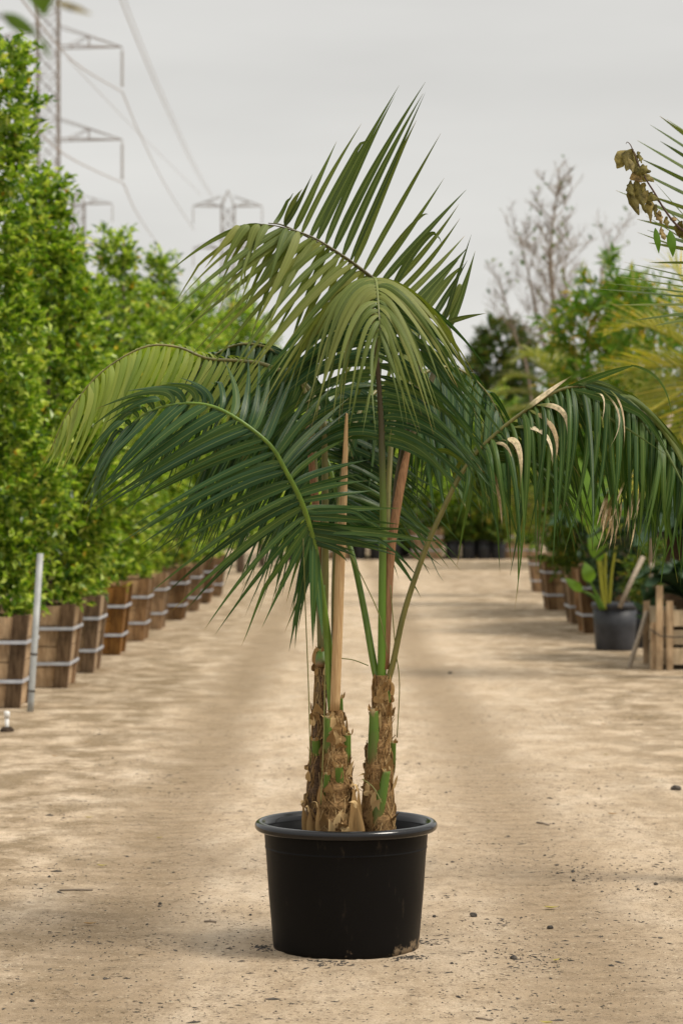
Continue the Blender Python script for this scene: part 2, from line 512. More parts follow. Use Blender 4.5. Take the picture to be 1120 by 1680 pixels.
M['van_glass'] = plain('vehicle_glass', (0.10, 0.12, 0.15), (0.16, 0.18, 0.21), 2, 0.12)
M['rubber'] = plain('tyre_rubber', (0.02, 0.02, 0.02), (0.035, 0.035, 0.035), 10, 0.8)

def wood_mat(name, a, b):
    """weathered planks; an object property 'tone' shifts grey -> warm, 'wet' darkens the board itself"""
    m, t, out = new_mat(name)
    at = t.nodes.new('ShaderNodeAttribute'); at.attribute_type = 'OBJECT'; at.attribute_name = 'tone'
    oi = t.nodes.new('ShaderNodeObjectInfo')
    nz = noise(t, 9, 8, 0.65, stretch=(5, 5, 0.5))
    n2 = noise(t, 3.5, 4, 0.6)
    g = ramp(t, [(0.3, a), (0.7, b)], nz.outputs[0]).outputs[0]
    warm = ramp(t, [(0.3, (0.21, 0.085, 0.02)), (0.75, (0.48, 0.24, 0.055))], nz.outputs[0]).outputs[0]
    col = mix(t, at.outputs['Fac'], g, warm)
    sh = ramp(t, [(0.0, 0.42), (0.35, 0.85), (1.0, 1.25)], oi.outputs['Random']).outputs[0]
    col = mix(t, 1.0, col, sh, 'MULTIPLY')
    st = ramp(t, [(0.42, 0.42), (0.62, 1.0)], n2.outputs[0]).outputs[0]
    col = mix(t, 0.7, col, mix(t, 1.0, col, st, 'MULTIPLY'))
    principled(t, out, col, 0.85, bump(t, nz.outputs[0], 0.4, 0.004), 0.2)
    return m
M['wood'] = wood_mat('weathered_box_wood', (0.31, 0.20, 0.11), (0.64, 0.48, 0.31))
M['wood_cleat'] = wood_mat('weathered_cleat_wood', (0.12, 0.07, 0.04), (0.40, 0.28, 0.17))
M['wood_pale'] = wood_mat('pale_crate_wood', (0.36, 0.28, 0.18), (0.60, 0.49, 0.34))

# ground -------------------------------------------------------------
def ground_mat():
    m, t, out = new_mat('sandy_dirt')
    c = t.nodes.new('ShaderNodeTexCoord').outputs['Object']
    sx = t.nodes.new('ShaderNodeSeparateXYZ')
    t.links.new(c, sx.inputs[0])
    big = noise(t, 0.55, 5, 0.6, c, (1.3, 0.4, 1))
    med = noise(t, 2.6, 6, 0.66, c, (1.25, 0.55, 1))
    fin = noise(t, 42, 6, 0.7, c)
    grain = noise(t, 420, 3, 0.7, c)
    mid = noise(t, 11, 7, 0.7, c, (1.1, 0.8, 1))
    col = ramp(t, [(0.28, (0.40, 0.298, 0.195)), (0.46, (0.515, 0.400, 0.278)), (0.60, (0.595, 0.475, 0.346)), (0.75, (0.65, 0.545, 0.415))], med.outputs[0]).outputs[0]
    col = mix(t, 1.0, col, ramp(t, [(0.30, 0.60), (0.46, 0.95), (0.62, 1.06), (0.75, 1.16)], mid.outputs[0]).outputs[0], 'MULTIPLY')
    bigc = ramp(t, [(0.36, 0.90), (0.60, 1.04)], big.outputs[0]).outputs[0]
    col = mix(t, 1.0, col, bigc, 'MULTIPLY')
    # trodden wheel ruts run along the lane, compacted darker dirt with tread marks
    wob = math_n(t, 'MULTIPLY', math_n(t, 'SUBTRACT', big.outputs[0], 0.5), 0.45)
    x = math_n(t, 'ADD', sx.outputs[0], wob)
    rut = math_n(t, 'ABSOLUTE', math_n(t, 'SUBTRACT', math_n(t, 'ABSOLUTE', math_n(t, 'ADD', x, 0.02)), 0.80))
    rutf = ramp(t, [(0.08, 1.0), (0.36, 0.0)], rut).outputs[0]
    rutf = math_n(t, 'MULTIPLY', rutf, ramp(t, [(0.30, 0.6), (0.55, 1.0)], med.outputs[0]).outputs[0])
    col = mix(t, math_n(t, 'MULTIPLY', rutf, 0.66), col, (0.285, 0.205, 0.122))
    fg = ramp(t, [(0.62, 1.0), (0.95, 0.0)], math_n(t, 'MULTIPLY', sx.outputs[1], 0.09)).outputs[0]
    col = mix(t, math_n(t, 'MULTIPLY', math_n(t, 'MULTIPLY', fg, ramp(t, [(0.4, 0.3), (0.6, 1.0)], big.outputs[0]).outputs[0]), 0.35), col, (0.28, 0.205, 0.125))
    # darker mottled soil and litter close to the two plant rows
    ed = math_n(t, 'ABSOLUTE', math_n(t, 'SUBTRACT', sx.outputs[0], 0.35))
    edf = ramp(t, [(0.20, 0.0), (0.44, 1.0)], math_n(t, 'MULTIPLY', ed, 0.25)).outputs[0]
    n3 = noise(t, 3.0, 7, 0.7, c, (1, 0.9, 1))
    patchf = ramp(t, [(0.42, 0.0), (0.56, 1.0)], n3.outputs[0]).outputs[0]
    col = mix(t, math_n(t, 'MULTIPLY', math_n(t, 'MULTIPLY', edf, patchf), 0.8), col, mix(t, noise(t, 14, 5, 0.7, c).outputs[0], (0.10, 0.07, 0.035), (0.30, 0.215, 0.12)))
    # small dark crumbs and pale grains
    sp = ramp(t, [(0.56, 0.0), (0.64, 1.0)], fin.outputs[0]).outputs[0]
    clus = ramp(t, [(0.38, 0.22), (0.60, 1.0)], noise(t, 3.7, 4, 0.6, c).outputs[0]).outputs[0]
    col = mix(t, math_n(t, 'MULTIPLY', math_n(t, 'MULTIPLY', sp, clus), 0.95), col, (0.12, 0.085, 0.05))
    sp2 = ramp(t, [(0.57, 0.0), (0.63, 1.0)], noise(t, 95, 4, 0.6, c).outputs[0]).outputs[0]
    col = mix(t, math_n(t, 'MULTIPLY', math_n(t, 'MULTIPLY', sp2, clus), 0.7), col, (0.17, 0.12, 0.07))
    pl = ramp(t, [(0.60, 0.0), (0.68, 1.0)], noise(t, 60, 4, 0.6, c).outputs[0]).outputs[0]
    col = mix(t, math_n(t, 'MULTIPLY', pl, 0.5), col, (0.68, 0.58, 0.43))
    gr = ramp(t, [(0.32, 0.5), (0.5, 1.0), (0.68, 1.3)], grain.outputs[0]).outputs[0]
    col = mix(t, 0.75, col, mix(t, 1.0, col, gr, 'MULTIPLY'))
    wv = t.nodes.new('ShaderNodeTexWave')
    wv.bands_direction = 'Y'
    wv.inputs['Scale'].default_value = 2.1
    wv.inputs['Distortion'].default_value = 5.0
    wv.inputs['Detail'].default_value = 3.0
    wv.inputs['Detail Scale'].default_value = 2.5
    t.links.new(c, wv.inputs['Vector'])
    h = math_n(t, 'ADD', math_n(t, 'MULTIPLY', fin.outputs[0], 0.9), math_n(t, 'MULTIPLY', med.outputs[0], 0.35))
    h = math_n(t, 'ADD', h, math_n(t, 'MULTIPLY', math_n(t, 'MULTIPLY', wv.outputs[0], rutf), 0.4))
    col = mix(t, 1.0, col, ramp(t, [(0.0, 1.0), (1.0, 0.86)], math_n(t, 'MULTIPLY', wv.outputs[0], rutf)).outputs[0], 'MULTIPLY')
    h = math_n(t, 'ADD', h, math_n(t, 'MULTIPLY', grain.outputs[0], 0.25))
    principled(t, out, col, 0.95, bump(t, h, 0.75, 0.02), 0.15)
    return m
M['ground'] = ground_mat()

# ---------------------------------------------------------------- ground sheet
def gz(x, y):
    k = max(0.0, 1.0 - abs(y - 20) / 60.0)
    if k <= 0 or abs(x) > 12: return 0.0
    a = mnoise.noise(Vector((x * 0.5, y * 0.5, 3.0))) * 0.010 + mnoise.noise(Vector((x * 2.2, y * 2.2, 7.0))) * 0.003
    r = math.exp(-((abs(x + 0.02) - 0.8) / 0.22) ** 2) * -0.012
    near = min(1.0, math.hypot(x - 0.016, y - 8.2) / 0.6)
    return (a + r) * min(1, k * 2) * near ** 2
def make_ground():
    xs = sorted(set([-2500, -800, -250, -90, -40, -20, -12] + [round(-8 + i * 0.1, 3) for i in range(161)] + [12, 20, 40, 90, 250, 800, 2500]))
    ys = sorted(set([-300, -60, -10, 0, 3] + [round(4 + i * 0.08, 3) for i in range(200)] + [round(20 + i * 0.3, 3) for i in range(180)] + [80, 100, 140, 200, 350, 700, 1500, 4000]))
    vs = [(x, y, gz(x, y)) for y in ys for x in xs]
    nx = len(xs)
    fs = [(j * nx + i, j * nx + i + 1, (j + 1) * nx + i + 1, (j + 1) * nx + i) for j in range(len(ys) - 1) for i in range(nx - 1)]
    me = bpy.data.meshes.new('ground')
    me.from_pydata(vs, [], fs)
    me.polygons.foreach_set('use_smooth', [True] * len(fs))
    me.materials.append(M['ground'])
    o = bpy.data.objects.new('ground', me)
    C.objects.link(o)
    tag(o, kind='structure')
make_ground()

# ---------------------------------------------------------------- foliage
def leaves_np(P, D, L, Wd, rng, fold=0.18):
    n = len(P)
    D = D / np.linalg.norm(D, axis=1, keepdims=True)
    up = rng.normal(0, 0.45, (n, 3)) + np.array([0, 0, 1.0])
    S = np.cross(D, up); S /= np.linalg.norm(S, axis=1, keepdims=True) + 1e-9
    Nn = np.cross(S, D)
    L = L[:, None]; Wd = Wd[:, None]
    a = P
    b = P + D * L * 0.45 + S * Wd * 0.5 + Nn * Wd * fold
    c = P + D * L - Nn * L * 0.12
    d = P + D * L * 0.45 - S * Wd * 0.5 + Nn * Wd * fold
    V = np.stack([a, b, c, d], 1).reshape(-1, 3)
    i = np.arange(n)[:, None] * 4
    T = np.concatenate([i + np.array([[0, 2, 1]]), i + np.array([[0, 3, 2]])], 0)
    return V, T

def crown(name, cx, cy, z0, z1, prof, n_sh, n_lf, ll, lw, seed, mat, parent, lump=0.2, sh_len=0.22, inner=0.35, up=0.55):
    """many leafy shoots spread through a lumpy column or ball; prof = [(h, radius)]"""
    rng = np.random.default_rng(seed)
    hp = np.array([p[0] for p in prof]); rp = np.array([p[1] for p in prof])
    h = rng.random(n_sh * 3)
    keep = rng.random(n_sh * 3) < (np.interp(h, hp, rp) / rp.max()) * 0.8 + 0.15
    h = h[keep][:n_sh]
    n = len(h)
    th = rng.random(n) * 2 * math.pi
    z = z0 + h * (z1 - z0)
    ph = rng.random(6) * 6.28
    lum = 1 + lump * (np.sin(2 * th + 1.7 * z + ph[0]) * 0.5 + np.sin(3 * th - 3.1 * z + ph[1]) * 0.5 + np.sin(5 * th + 5.3 * z + ph[2]) * 0.4 + np.sin(2.0 * z * 3.3 + ph[3]) * 0.4)
    rr = np.interp(h, hp, rp) * lum
    q = inner + (1 - inner) * rng.random(n) ** 0.45
    out = np.stack([np.cos(th), np.sin(th), np.zeros(n)], 1)
    B = np.stack([np.full(n, cx), np.full(n, cy), z], 1) + out * (rr * q)[:, None]
    SD = out * 0.75 + np.array([0, 0, up]) + rng.normal(0, 0.35, (n, 3))
    SD /= np.linalg.norm(SD, axis=1, keepdims=True)
    sl = sh_len * (0.6 + 0.8 * rng.random(n))
    s = (np.arange(n_lf) + 0.5) / n_lf
    P = B[:, None, :] + SD[:, None, :] * (sl[:, None] * s[None])[:, :, None]
    P = P.reshape(-1, 3)
    Dd = np.repeat(SD, n_lf, 0) * 0.7 + rng.normal(0, 0.6, (n * n_lf, 3)) + np.array([0, 0, 0.05])
    LL = ll * (0.65 + 0.6 * rng.random(n * n_lf))
    V, T = leaves_np(P, Dd, LL, LL * lw, rng)
    return np_mesh(name, V, T, mat, parent)

def wobbly(a, b, n, amp, rnd):
    a, b = Vector(a), Vector(b)
    return [a.lerp(b, i / n) + Vector((rnd.uniform(-amp, amp), rnd.uniform(-amp, amp), 0)) * (1 if 0 < i < n else 0) for i in range(n + 1)]

def limbs(mb, base, top, r, rnd, n_br, spread, lenf=0.35, rise=0.6):
    pts = wobbly(base, top, 6, spread * 0.06, rnd)
    mb.tube(pts, [r * (1 - 0.75 * i / 6) for i in range(7)], 7)
    H = (Vector(top) - Vector(base)).length
    for k in range(n_br):
        f = rnd.uniform(0.15, 0.95)
        i = min(5, int(f * 6))
        p = pts[i].lerp(pts[i + 1], f * 6 - i)
        a = rnd.uniform(0, 6.28)
        l = spread * rnd.uniform(0.5, 1.0) * (1 - 0.4 * f)
        q = p + Vector((math.cos(a) * l, math.sin(a) * l, l * rise + 0.1 * H * lenf))
        mb.tube(wobbly(p, q, 3, l * 0.08, rnd), [r * 0.42 * (1 - 0.25 * f), r * 0.3, r * 0.2, r * 0.08], 5)

def hedge_plant(u, Z, top_v, prof, n_sh, ll, seed, label, group, z0=0.5, name='hedge_column'):
    prof = [(h_, min(r_, 0.30 + 1.1 * h_) * (0.94 if h_ < 0.6 else 1)) for h_, r_ in sorted(prof + [(0.04, 0.36), (0.09, 0.44)])]
    p = W(u, HV, Z)
    ztop = CAMZ + (HV - top_v) / F * Z - (0.05 if top_v < 100 else 0.16)
    prof = [(h_, r_ * (0.9 if top_v > 100 else 0.95)) for h_, r_ in prof]
    rt = thing(name, label, 'shrub', (p.x, p.y, 0.42), group)
    rnd = random.Random(seed)
    mb = MB()
    limbs(mb, (p.x, p.y, 0.42), (p.x + rnd.uniform(-.08, .08), p.y, ztop - 0.35), 0.035, rnd, 26, max(r for _, r in prof) * 0.8)
    mb.build('trunk', M['trunk'], rt)
    crown('crown', p.x, p.y, z0, ztop, prof, n_sh, 12, ll, 0.55, seed, M['hedge'], rt, 0.34, 0.17, 0.6)
    return rt

# ---------------------------------------------------------------- wooden planter boxes
def make_planter(label, group):
    rt = thing('planter_box', label, 'planter', (0, 0, 0), group)
    H, T, B = 0.68, 0.37, 0.295            # height, half width top, half width bottom
    slope = math.atan2(T - B, H)
    for k in range(4):
        Mz = Matrix.Rotation(k * math.pi / 2, 3, 'Z')
        mb = MB()
        for j in range(4):                  # four horizontal boards
            z0, z1 = H * j / 4 + 0.004, H * (j + 1) / 4 - 0.004
            h0, h1 = B + (T - B) * z0 / H, B + (T - B) * z1 / H
            th = 0.022
            vs = []
            for (z, h) in ((z0, h0), (z1, h1)):
                for (x, y) in ((-h, -h), (h, -h), (h - th, -h + th), (-h + th, -h + th)):
                    vs.append(Mz @ Vector((x, y, z)))
            mb.add(vs, [(3,2,1,0),(4,5,6,7),(0,1,5,4),(1,2,6,5),(2,3,7,6),(3,0,4,7)], smooth=False)
        mb.build('side_panel', M['wood'], rt)
    for k in range(4):
        Mz = Matrix.Rotation(k * math.pi / 2, 3, 'Z')
        for sx in (-1, 1):                  # upright cleats at both ends of every face
            cb = MB()
            wd, th = 0.085, 0.024
            vs = []
            for (z, h) in ((-0.0, B), (H + 0.012, T + (T - B) * 0.012 / H)):
                x0, x1 = sx * (h + (0.0 if k % 2 else 0.026)), sx * (h - wd)
                for (x, y) in ((x0, -h - th), (x1, -h - th), (x1, -h - 0.002), (x0, -h - 0.002)):
                    vs.append(Mz @ Vector((x, y, z)))
            f = [(3,2,1,0),(4,5,6,7),(0,1,5,4),(1,2,6,5),(2,3,7,6),(3,0,4,7)]
            if sx > 0: f = [tuple(reversed(q)) for q in f]
            cb.add(vs, f, smooth=False)
            cb.build('cleat', M['wood_cleat'], rt)
    for z in (0.20, 0.49):
        h = B + (T - B) * z / H + 0.03
        mb = MB()
        for k in range(4):
            Mz = Matrix.Rotation(k * math.pi / 2, 3, 'Z')
            mb.bar(Mz @ Vector((-h, -h, z)), Mz @ Vector((h, -h, z)), 0.006, 0.026)
        mb.build('band', M['band'], rt)
    mb = MB()
    n = 10
    hh = T - 0.05
    g = [Vector((-hh + 2 * hh * i / n, -hh + 2 * hh * j / n, H - 0.07 + random.Random(i * 31 + j).uniform(0, 0.02))) for j in range(n + 1) for i in range(n + 1)]
    mb.add(g, [(j * (n + 1) + i, j * (n + 1) + i + 1, (j + 1) * (n + 1) + i + 1, (j + 1) * (n + 1) + i) for j in range(n) for i in range(n)])
    mb.build('soil', M['soil'], rt)
    return rt

GB = 'wooden planter boxes lining the left side of the lane'
# (depth, photo column of the right top corner, tone, label)
LEFT = [
    (17.9, 48, 0.08, 'weathered planter box with dark stained cleat cut off by the left picture edge'),
    (19.9, 124, 0.10, 'brown planter box directly right of the galvanised steel pole'),
    (21.7, 166, 0.0, 'pale grey planter box between the pole side box and the orange box'),
    (24.3, 208, 0.95, 'orange toned new wood planter box in the left row'),
    (26.8, 246, 0.35, 'dark brown planter box just behind the orange wood box'),
    (29.2, 274, 0.1, 'grey brown planter box second behind the orange wood box'),
    (31.6, 308, 0.5, 'reddish dark planter box third behind the orange wood box'),
    (34.2, 330, 0.1, 'small looking grey planter box partly hidden by hanging palm leaflets'),
    (37.0, 350, 0.3, 'planter box seen between the hanging palm leaflet tips, brown wood'),
    (40.0, 368, 0.2, 'farthest planter box of the left row glimpsed behind palm leaflets'),
]
proto = make_planter(LEFT[0][3], GB)
def set_tone(rt, tone):
    for ch in rt.children: ch['tone'] = float(tone)
def place_planter(x, y, tone, label, group, first=False, scale=1.0, rot=0.0):
    o = proto if first else copy_tree(proto)
    o.location = (x, y, 0.0)
    o.scale = (scale,) * 3
    o.rotation_euler = (0, 0, rot)
    o['label'] = label
    o['group'] = group
    set_tone(o, tone)
    return o
HEDGE = [  # top row in the photo, radius profile, label
    (58, [(0, .44), (.12, .58), (.3, .52), (.45, .42), (.6, .33), (.85, .29), (.97, .25), (1, .1)], 'tall dense green hedge column at the left picture edge, the tallest one'),
    (268, [(0, .45), (.2, .56), (.45, .48), (.65, .33), (.85, .17), (1, .05)], 'green hedge column rising behind the galvanised pole, below the steel tower legs'),
    (385, [(0, .45), (.25, .54), (.5, .44), (.7, .28), (.85, .16), (1, .05)], 'pointed green hedge shrub growing in the pale grey box'),
    (440, [(0, .45), (.3, .52), (.55, .42), (.8, .22), (1, .06)], 'leafy green hedge shrub growing in the orange wood box'),
    (360, [(0, .45), (.3, .56), (.5, .46), (.65, .28), (.8, .17), (.93, .13), (1, .05)], 'hedge shrub with a thin pointed top left of the far tower, growing behind the orange box'),
    (455, [(0, .5), (.3, .60), (.6, .50), (.8, .3), (1, .08)], 'blunt topped hedge shrub between the two thin pointed ones'),
    (402, [(0, .5), (.3, .60), (.55, .46), (.72, .26), (.88, .15), (1, .05)], 'hedge shrub with a slim pointed shoot just left of the palm'),
    (478, [(0, .5), (.3, .66), (.6, .58), (.85, .35), (1, .12)], 'low rounded hedge shrub just right of the slim pointed one'),
    (500, [(0, .5), (.3, .74), (.6, .7), (.85, .5), (1, .15)], 'rounded hedge shrub partly hidden behind the palm leaflet fan'),
    (470, [(0, .5), (.3, .8), (.6, .8), (.85, .55), (1, .15)], 'farthest hedge shrub of the left row behind the drooping palm leaflets'),
]
for i, (Z, u, tone, lab) in enumerate(LEFT):
    xr = (u - CU) / F * Z
    place_planter(xr - 0.39, Z + 0.30, tone, lab, GB, i == 0)
    tv, prof, hl = HEDGE[i]
    cx = xr - 0.39 + (0.12 if i == 1 else 0)
    uu = cx / (Z + 0.3) * F + CU
    ns = [2100, 1800, 1300, 1100, 1000, 950, 850, 800, 700, 700][i]
    hedge_plant(uu, Z + 0.30, tv, prof, ns, 0.074 + 0.0025 * i, 100 + i, hl, 'hedge shrubs in the left row', 0.66)

# ---------------------------------------------------------------- the potted palm
PCX, PCY = (567.5 - CU) / F * Z0, Z0
def make_pot():
    rt = thing('plant_pot', 'big glossy black plastic pot with rolled rim holding the palm in the lane', 'pot', (PCX, PCY, 0))
    b = MB()
    prof = [(0.02, 0.012), (0.225, 0.012), (0.240, 0.003), (0.246, 0.006), (0.2475, 0.02), (0.262, 0.20), (0.2705, 0.335), (0.2728, 0.360), (0.2732, 0.3625), (0.2748, 0.3640), (0.2752, 0.3660), (0.2746, 0.3680),
            (0.2738, 0.3700), (0.2740, 0.3730), (0.2765, 0.41), (0.2785, 0.434), (0.2785, 0.436), (0.271, 0.436), (0.262, 0.37), (0.25, 0.30), (0.24, 0.28)]
    KZ = 0.94
    prof = [(r_, z_ * KZ) for r_, z_ in prof]
    b.lathe(prof, 96, (PCX, PCY, 0))
    b.build('body', M['pot'], rt)
    r = MB()
    pr = [(0.279, 0.400)]
    for k in range(13):
        a = R(-80 + 235 * k / 12)
        pr.append((0.2925 + 0.0165 * math.cos(a), 0.4155 + 0.0165 * math.sin(a)))
    pr += [(0.272, 0.419), (0.270, 0.404)]
    r.lathe(pr, 96, (PCX, PCY, 0))
    r.build('rim', M['pot_rim'], rt)
    s = MB()
    n = 24
    vs = [(PCX, PCY, 0.368)]
    fs = []
    rnd = random.Random(4)
    for j in range(1, 9):
        for k in range(n):
            rr = 0.264 * j / 8
            vs.append((PCX + rr * math.cos(6.2832 * k / n), PCY + rr * math.sin(6.2832 * k / n), 0.358 + rnd.uniform(-.008, .01) + 0.012 * (1 - j / 8)))
    for k in range(n): fs.append((0, 1 + k, 1 + (k + 1) % n))
    for j in range(7):
        for k in range(n):
            k2 = (k + 1) % n
            fs.append((1 + j * n + k, 1 + (j + 1) * n + k, 1 + (j + 1) * n + k2, 1 + j * n + k2))
    s.add(vs, fs)
    s.build('soil', M['soil'], rt)
make_pot()

PALM = thing('palm_plant', 'multi-stemmed feather palm with arching fronds growing in the black pot', 'palm', (PCX, PCY, 0.37))

def spline(pts, n):
    """Catmull-Rom through 3-D points"""
    P = [pts[0] * 2 - pts[1]] + list(pts) + [pts[-1] * 2 - pts[-2]]
    out = []
    m = len(pts) - 1
    for i in range(n + 1):
        f = i / n * m
        k = min(int(f), m - 1)
        t = f - k
        a, b, c, d = P[k], P[k + 1], P[k + 2], P[k + 3]
        out.append(0.5 * ((2 * b) + (c - a) * t + (2 * a - 5 * b + 4 * c - d) * t * t + (3 * b - a - 3 * c + d) * t ** 3))
    return out

class Path:
    def __init__(s, pts):
        s.p = pts
        s.l = [0.0]
        for a, b in zip(pts, pts[1:]): s.l.append(s.l[-1] + (b - a).length)
    def at(s, f):
        L = f * s.l[-1]
        for i in range(len(s.p) - 1):
            if s.l[i + 1] >= L or i == len(s.p) - 2:
                k = (L - s.l[i]) / max(1e-9, s.l[i + 1] - s.l[i])
                return s.p[i].lerp(s.p[i + 1], k)
    def tan(s, f):
        return (s.at(min(1, f + 0.02)) - s.at(max(0, f - 0.02))).normalized()

PROFILE = [0.35, 0.8, 0.97, 1.0, 1.0, 0.97, 0.92, 0.85, 0.76, 0.65, 0.53, 0.40, 0.27, 0.14, 0.02]
def leaflet(mb, p0, pc, p1, width, wd, rnd, fold=0.22, twist=0.35):
    n = len(PROFILE) - 1
    pts = []
    for i in range(n + 1):
        s = i / n
        pts.append(p0 * (1 - s) ** 2 + pc * (2 * s * (1 - s)) + p1 * s * s)
    tw0, tw1 = rnd.uniform(-twist, twist), rnd.uniform(-twist, twist) * 1.6
    if rnd.random() < 0.10:            # a creased leaflet whose end hangs
        k0 = rnd.uniform(0.55, 0.8)
        Lk = (p1 - p0).length
        for i in range(n + 1):
            s = i / n
            if s > k0: pts[i] = pts[i] + Vector((0, 0, -1)) * Lk * (s - k0) * rnd.uniform(0.45, 0.6) - (p1 - pc).normalized() * Lk * (s - k0) * 0.35
    wds = []
    for i in range(n + 1):
        t = (pts[min(i + 1, n)] - pts[max(i - 1, 0)]).normalized()
        d = (wd - t * wd.dot(t))
        d = d.normalized() if d.length > 1e-5 else t.orthogonal().normalized()
        wds.append(Matrix.Rotation(tw0 + (tw1 - tw0) * i / n, 3, t) @ d)
    mb.ribbon(pts, [width * q for q in PROFILE], wds, fold)

def lerp_keys(keys, s):
    if s <= keys[0][0]: return keys[0][1], keys[0][2]
    for a, b in zip(keys, keys[1:]):
        if s <= b[0]:
            k = (s - a[0]) / (b[0] - a[0])
            return (tuple(x + (y - x) * k for x, y in zip(a[1], b[1])), tuple(x + (y - x) * k for x, y in zip(a[2], b[2])))
    return keys[-1][1], keys[-1][2]

VIEW = Vector((0, 1, 0))
def frond(petiole, rachis, sides, n, mat, stem_mat, w_pet, seed, lw=12.5, wmix=0.35, bias=1.0, jit=9, label=None, extra=(), mat2=None, split=0.0, dead=(), fold=0.22, ljit=0.08, mat_side=None):
    """petiole / rachis: photo-plane points with depth; sides: leaflet keys (place on rachis, middle, tip)"""
    rnd = random.Random(seed)
    pet = [K(*p) for p in petiole]
    rac = [K(*p) for p in rachis]
    allp = spline(pet + rac[1:] if (pet[-1] - rac[0]).length < 1e-6 else pet + rac, 60)
    mb = MB()
    rad = []
    npet = len(pet) / (len(pet) + len(rac) - 1)
    for i in range(61):
        f = i / 60
        if f < npet: r = w_pet * (1.0 - 0.35 * f / npet)
        else: r = w_pet * 0.65 * (1 - 0.82 * (f - npet) / (1 - npet))
        rad.append(max(0.9, r) * PX * 0.5)
    mb.tube(allp, rad, 9, True, 0.75)
    stem = mb.build('frond', M[stem_mat], PALM)
    if label: stem['label'] = label
    path = Path(spline(rac, 48))
    lb = MB(); lb2 = MB()
    for si, keys in enumerate(sides):
        nn = n
        off = rnd.uniform(0, 0.6)
        for i in range(nn):
            s = min(1.0, ((i + off) / nn)) ** bias
            s = min(1, max(0, s + rnd.uniform(-0.38, 0.38) / nn))
            p0 = path.at(s)
            tg = path.tan(s)
            c, t = lerp_keys(keys, s)
            j = lambda a: rnd.gauss(0, a)
            jl = rnd.uniform(1 - 1.3 * ljit, 1 + ljit)
            pc = K(c[0] + j(jit * .5), c[1] + j(jit * .5), (c[2] if len(c) > 2 else 0) + j(jit))
            p1 = K(t[0] + j(jit), t[1] + j(jit), (t[2] if len(t) > 2 else 0) + j(jit * 2))
            p1 = p0 + (p1 - p0) * jl
            lt = (p1 - p0).normalized()
            scr = VIEW.cross(lt)
            if scr.length > 1e-4: scr.normalize()
            if scr.dot(tg) < 0: scr = -scr
            wd = tg * (1 - wmix) + scr * wmix
            use2 = (mat2 and s < split + rnd.uniform(-.06, .06)) if mat_side is None else si == mat_side
            leaflet(lb2 if use2 else lb, p0, pc, p1, lw * PX * rnd.uniform(0.75, 1.15) * (1 - 0.35 * max(0, s - 0.75) / 0.25), wd, rnd, fold * rnd.uniform(.5, 1.8))
    for (a, b, c, wpx) in extra:
        p0, pc, p1 = K(*a), K(*b), K(*c)
        lt = (p1 - p0).normalized()
        leaflet(lb, p0, pc, p1, wpx * PX, VIEW.cross(lt), rnd, twist=0.2)
    lv = lb.build('leaflets', M[mat], stem)
    if lb2.v: lb2.build('leaflets', M[mat2], stem)['label'] = 'leaflets of a second green tone on the same frond'
    if dead:
        db = MB()
        for (a, b, c, wpx) in dead:
            wpx *= 0.72
            p0, pc, p1 = K(*a), K(*b), K(*c)
            lt = (p1 - p0).normalized()
            leaflet(db, p0, pc, p1, wpx * PX, VIEW.cross(lt), rnd, 0.35, 0.5)
        dd = db.build('dry_leaflets', M['leaf_dead'], stem)
        dd['label'] = 'pale dried out leaflets folded over among the green ones'
    return stem

# A: upper frond with the upright fan, behind
frond([(631, 1095, 15), (640, 920, 25), (657, 790, 30), (683, 690, 42), (716, 600, 60), (737, 545, 62)],
      [(737, 545, 62), (690, 508, 55), (620, 463, 42), (577, 431, 30), (530, 402, 18), (468, 371, 5), (440, 366, 0)],
      [[(0, (765, 490, 70), (780, 430, 80)), (.16, (720, 462, 70), (762, 424, 90)), (.28, (708, 448, 65), (757, 389, 80)), (.38, (692, 402, 60), (752, 325, 70)), (.48, (664, 345, 50), (730, 245, 70)),
        (.53, (640, 305, 40), (702, 182, 60)), (.62, (617, 290, 35), (692, 160, 50)), (.70, (590, 280, 30), (669, 143, 40)), (.78, (560, 285, 25), (634, 160, 30)), (.85, (528, 310, 15), (585, 212, 25)), (.92, (485, 345, 10), (520, 280, 20)), (1, (450, 352, 5), (470, 318, 10))]],
      23, 'leaf_fan', 'petiole_dark', 13, 11, 12.5, 0.7, 1.0, 7, 'old frond whose upper leaflets stand up as a fan against the sky',
      extra=[((727, 530, 60), (748, 460, 60), (773, 384, 60), 7), ((727, 532, 60), (755, 520, 60), (797, 514, 55), 9),
             ((468, 371, 5), (478, 330, 0), (496, 310, 0), 11), ((610, 455, 40), (690, 340, 30), (702, 352, 30), 8), ((640, 480, 45), (700, 360, 40), (744, 372, 40), 11)])
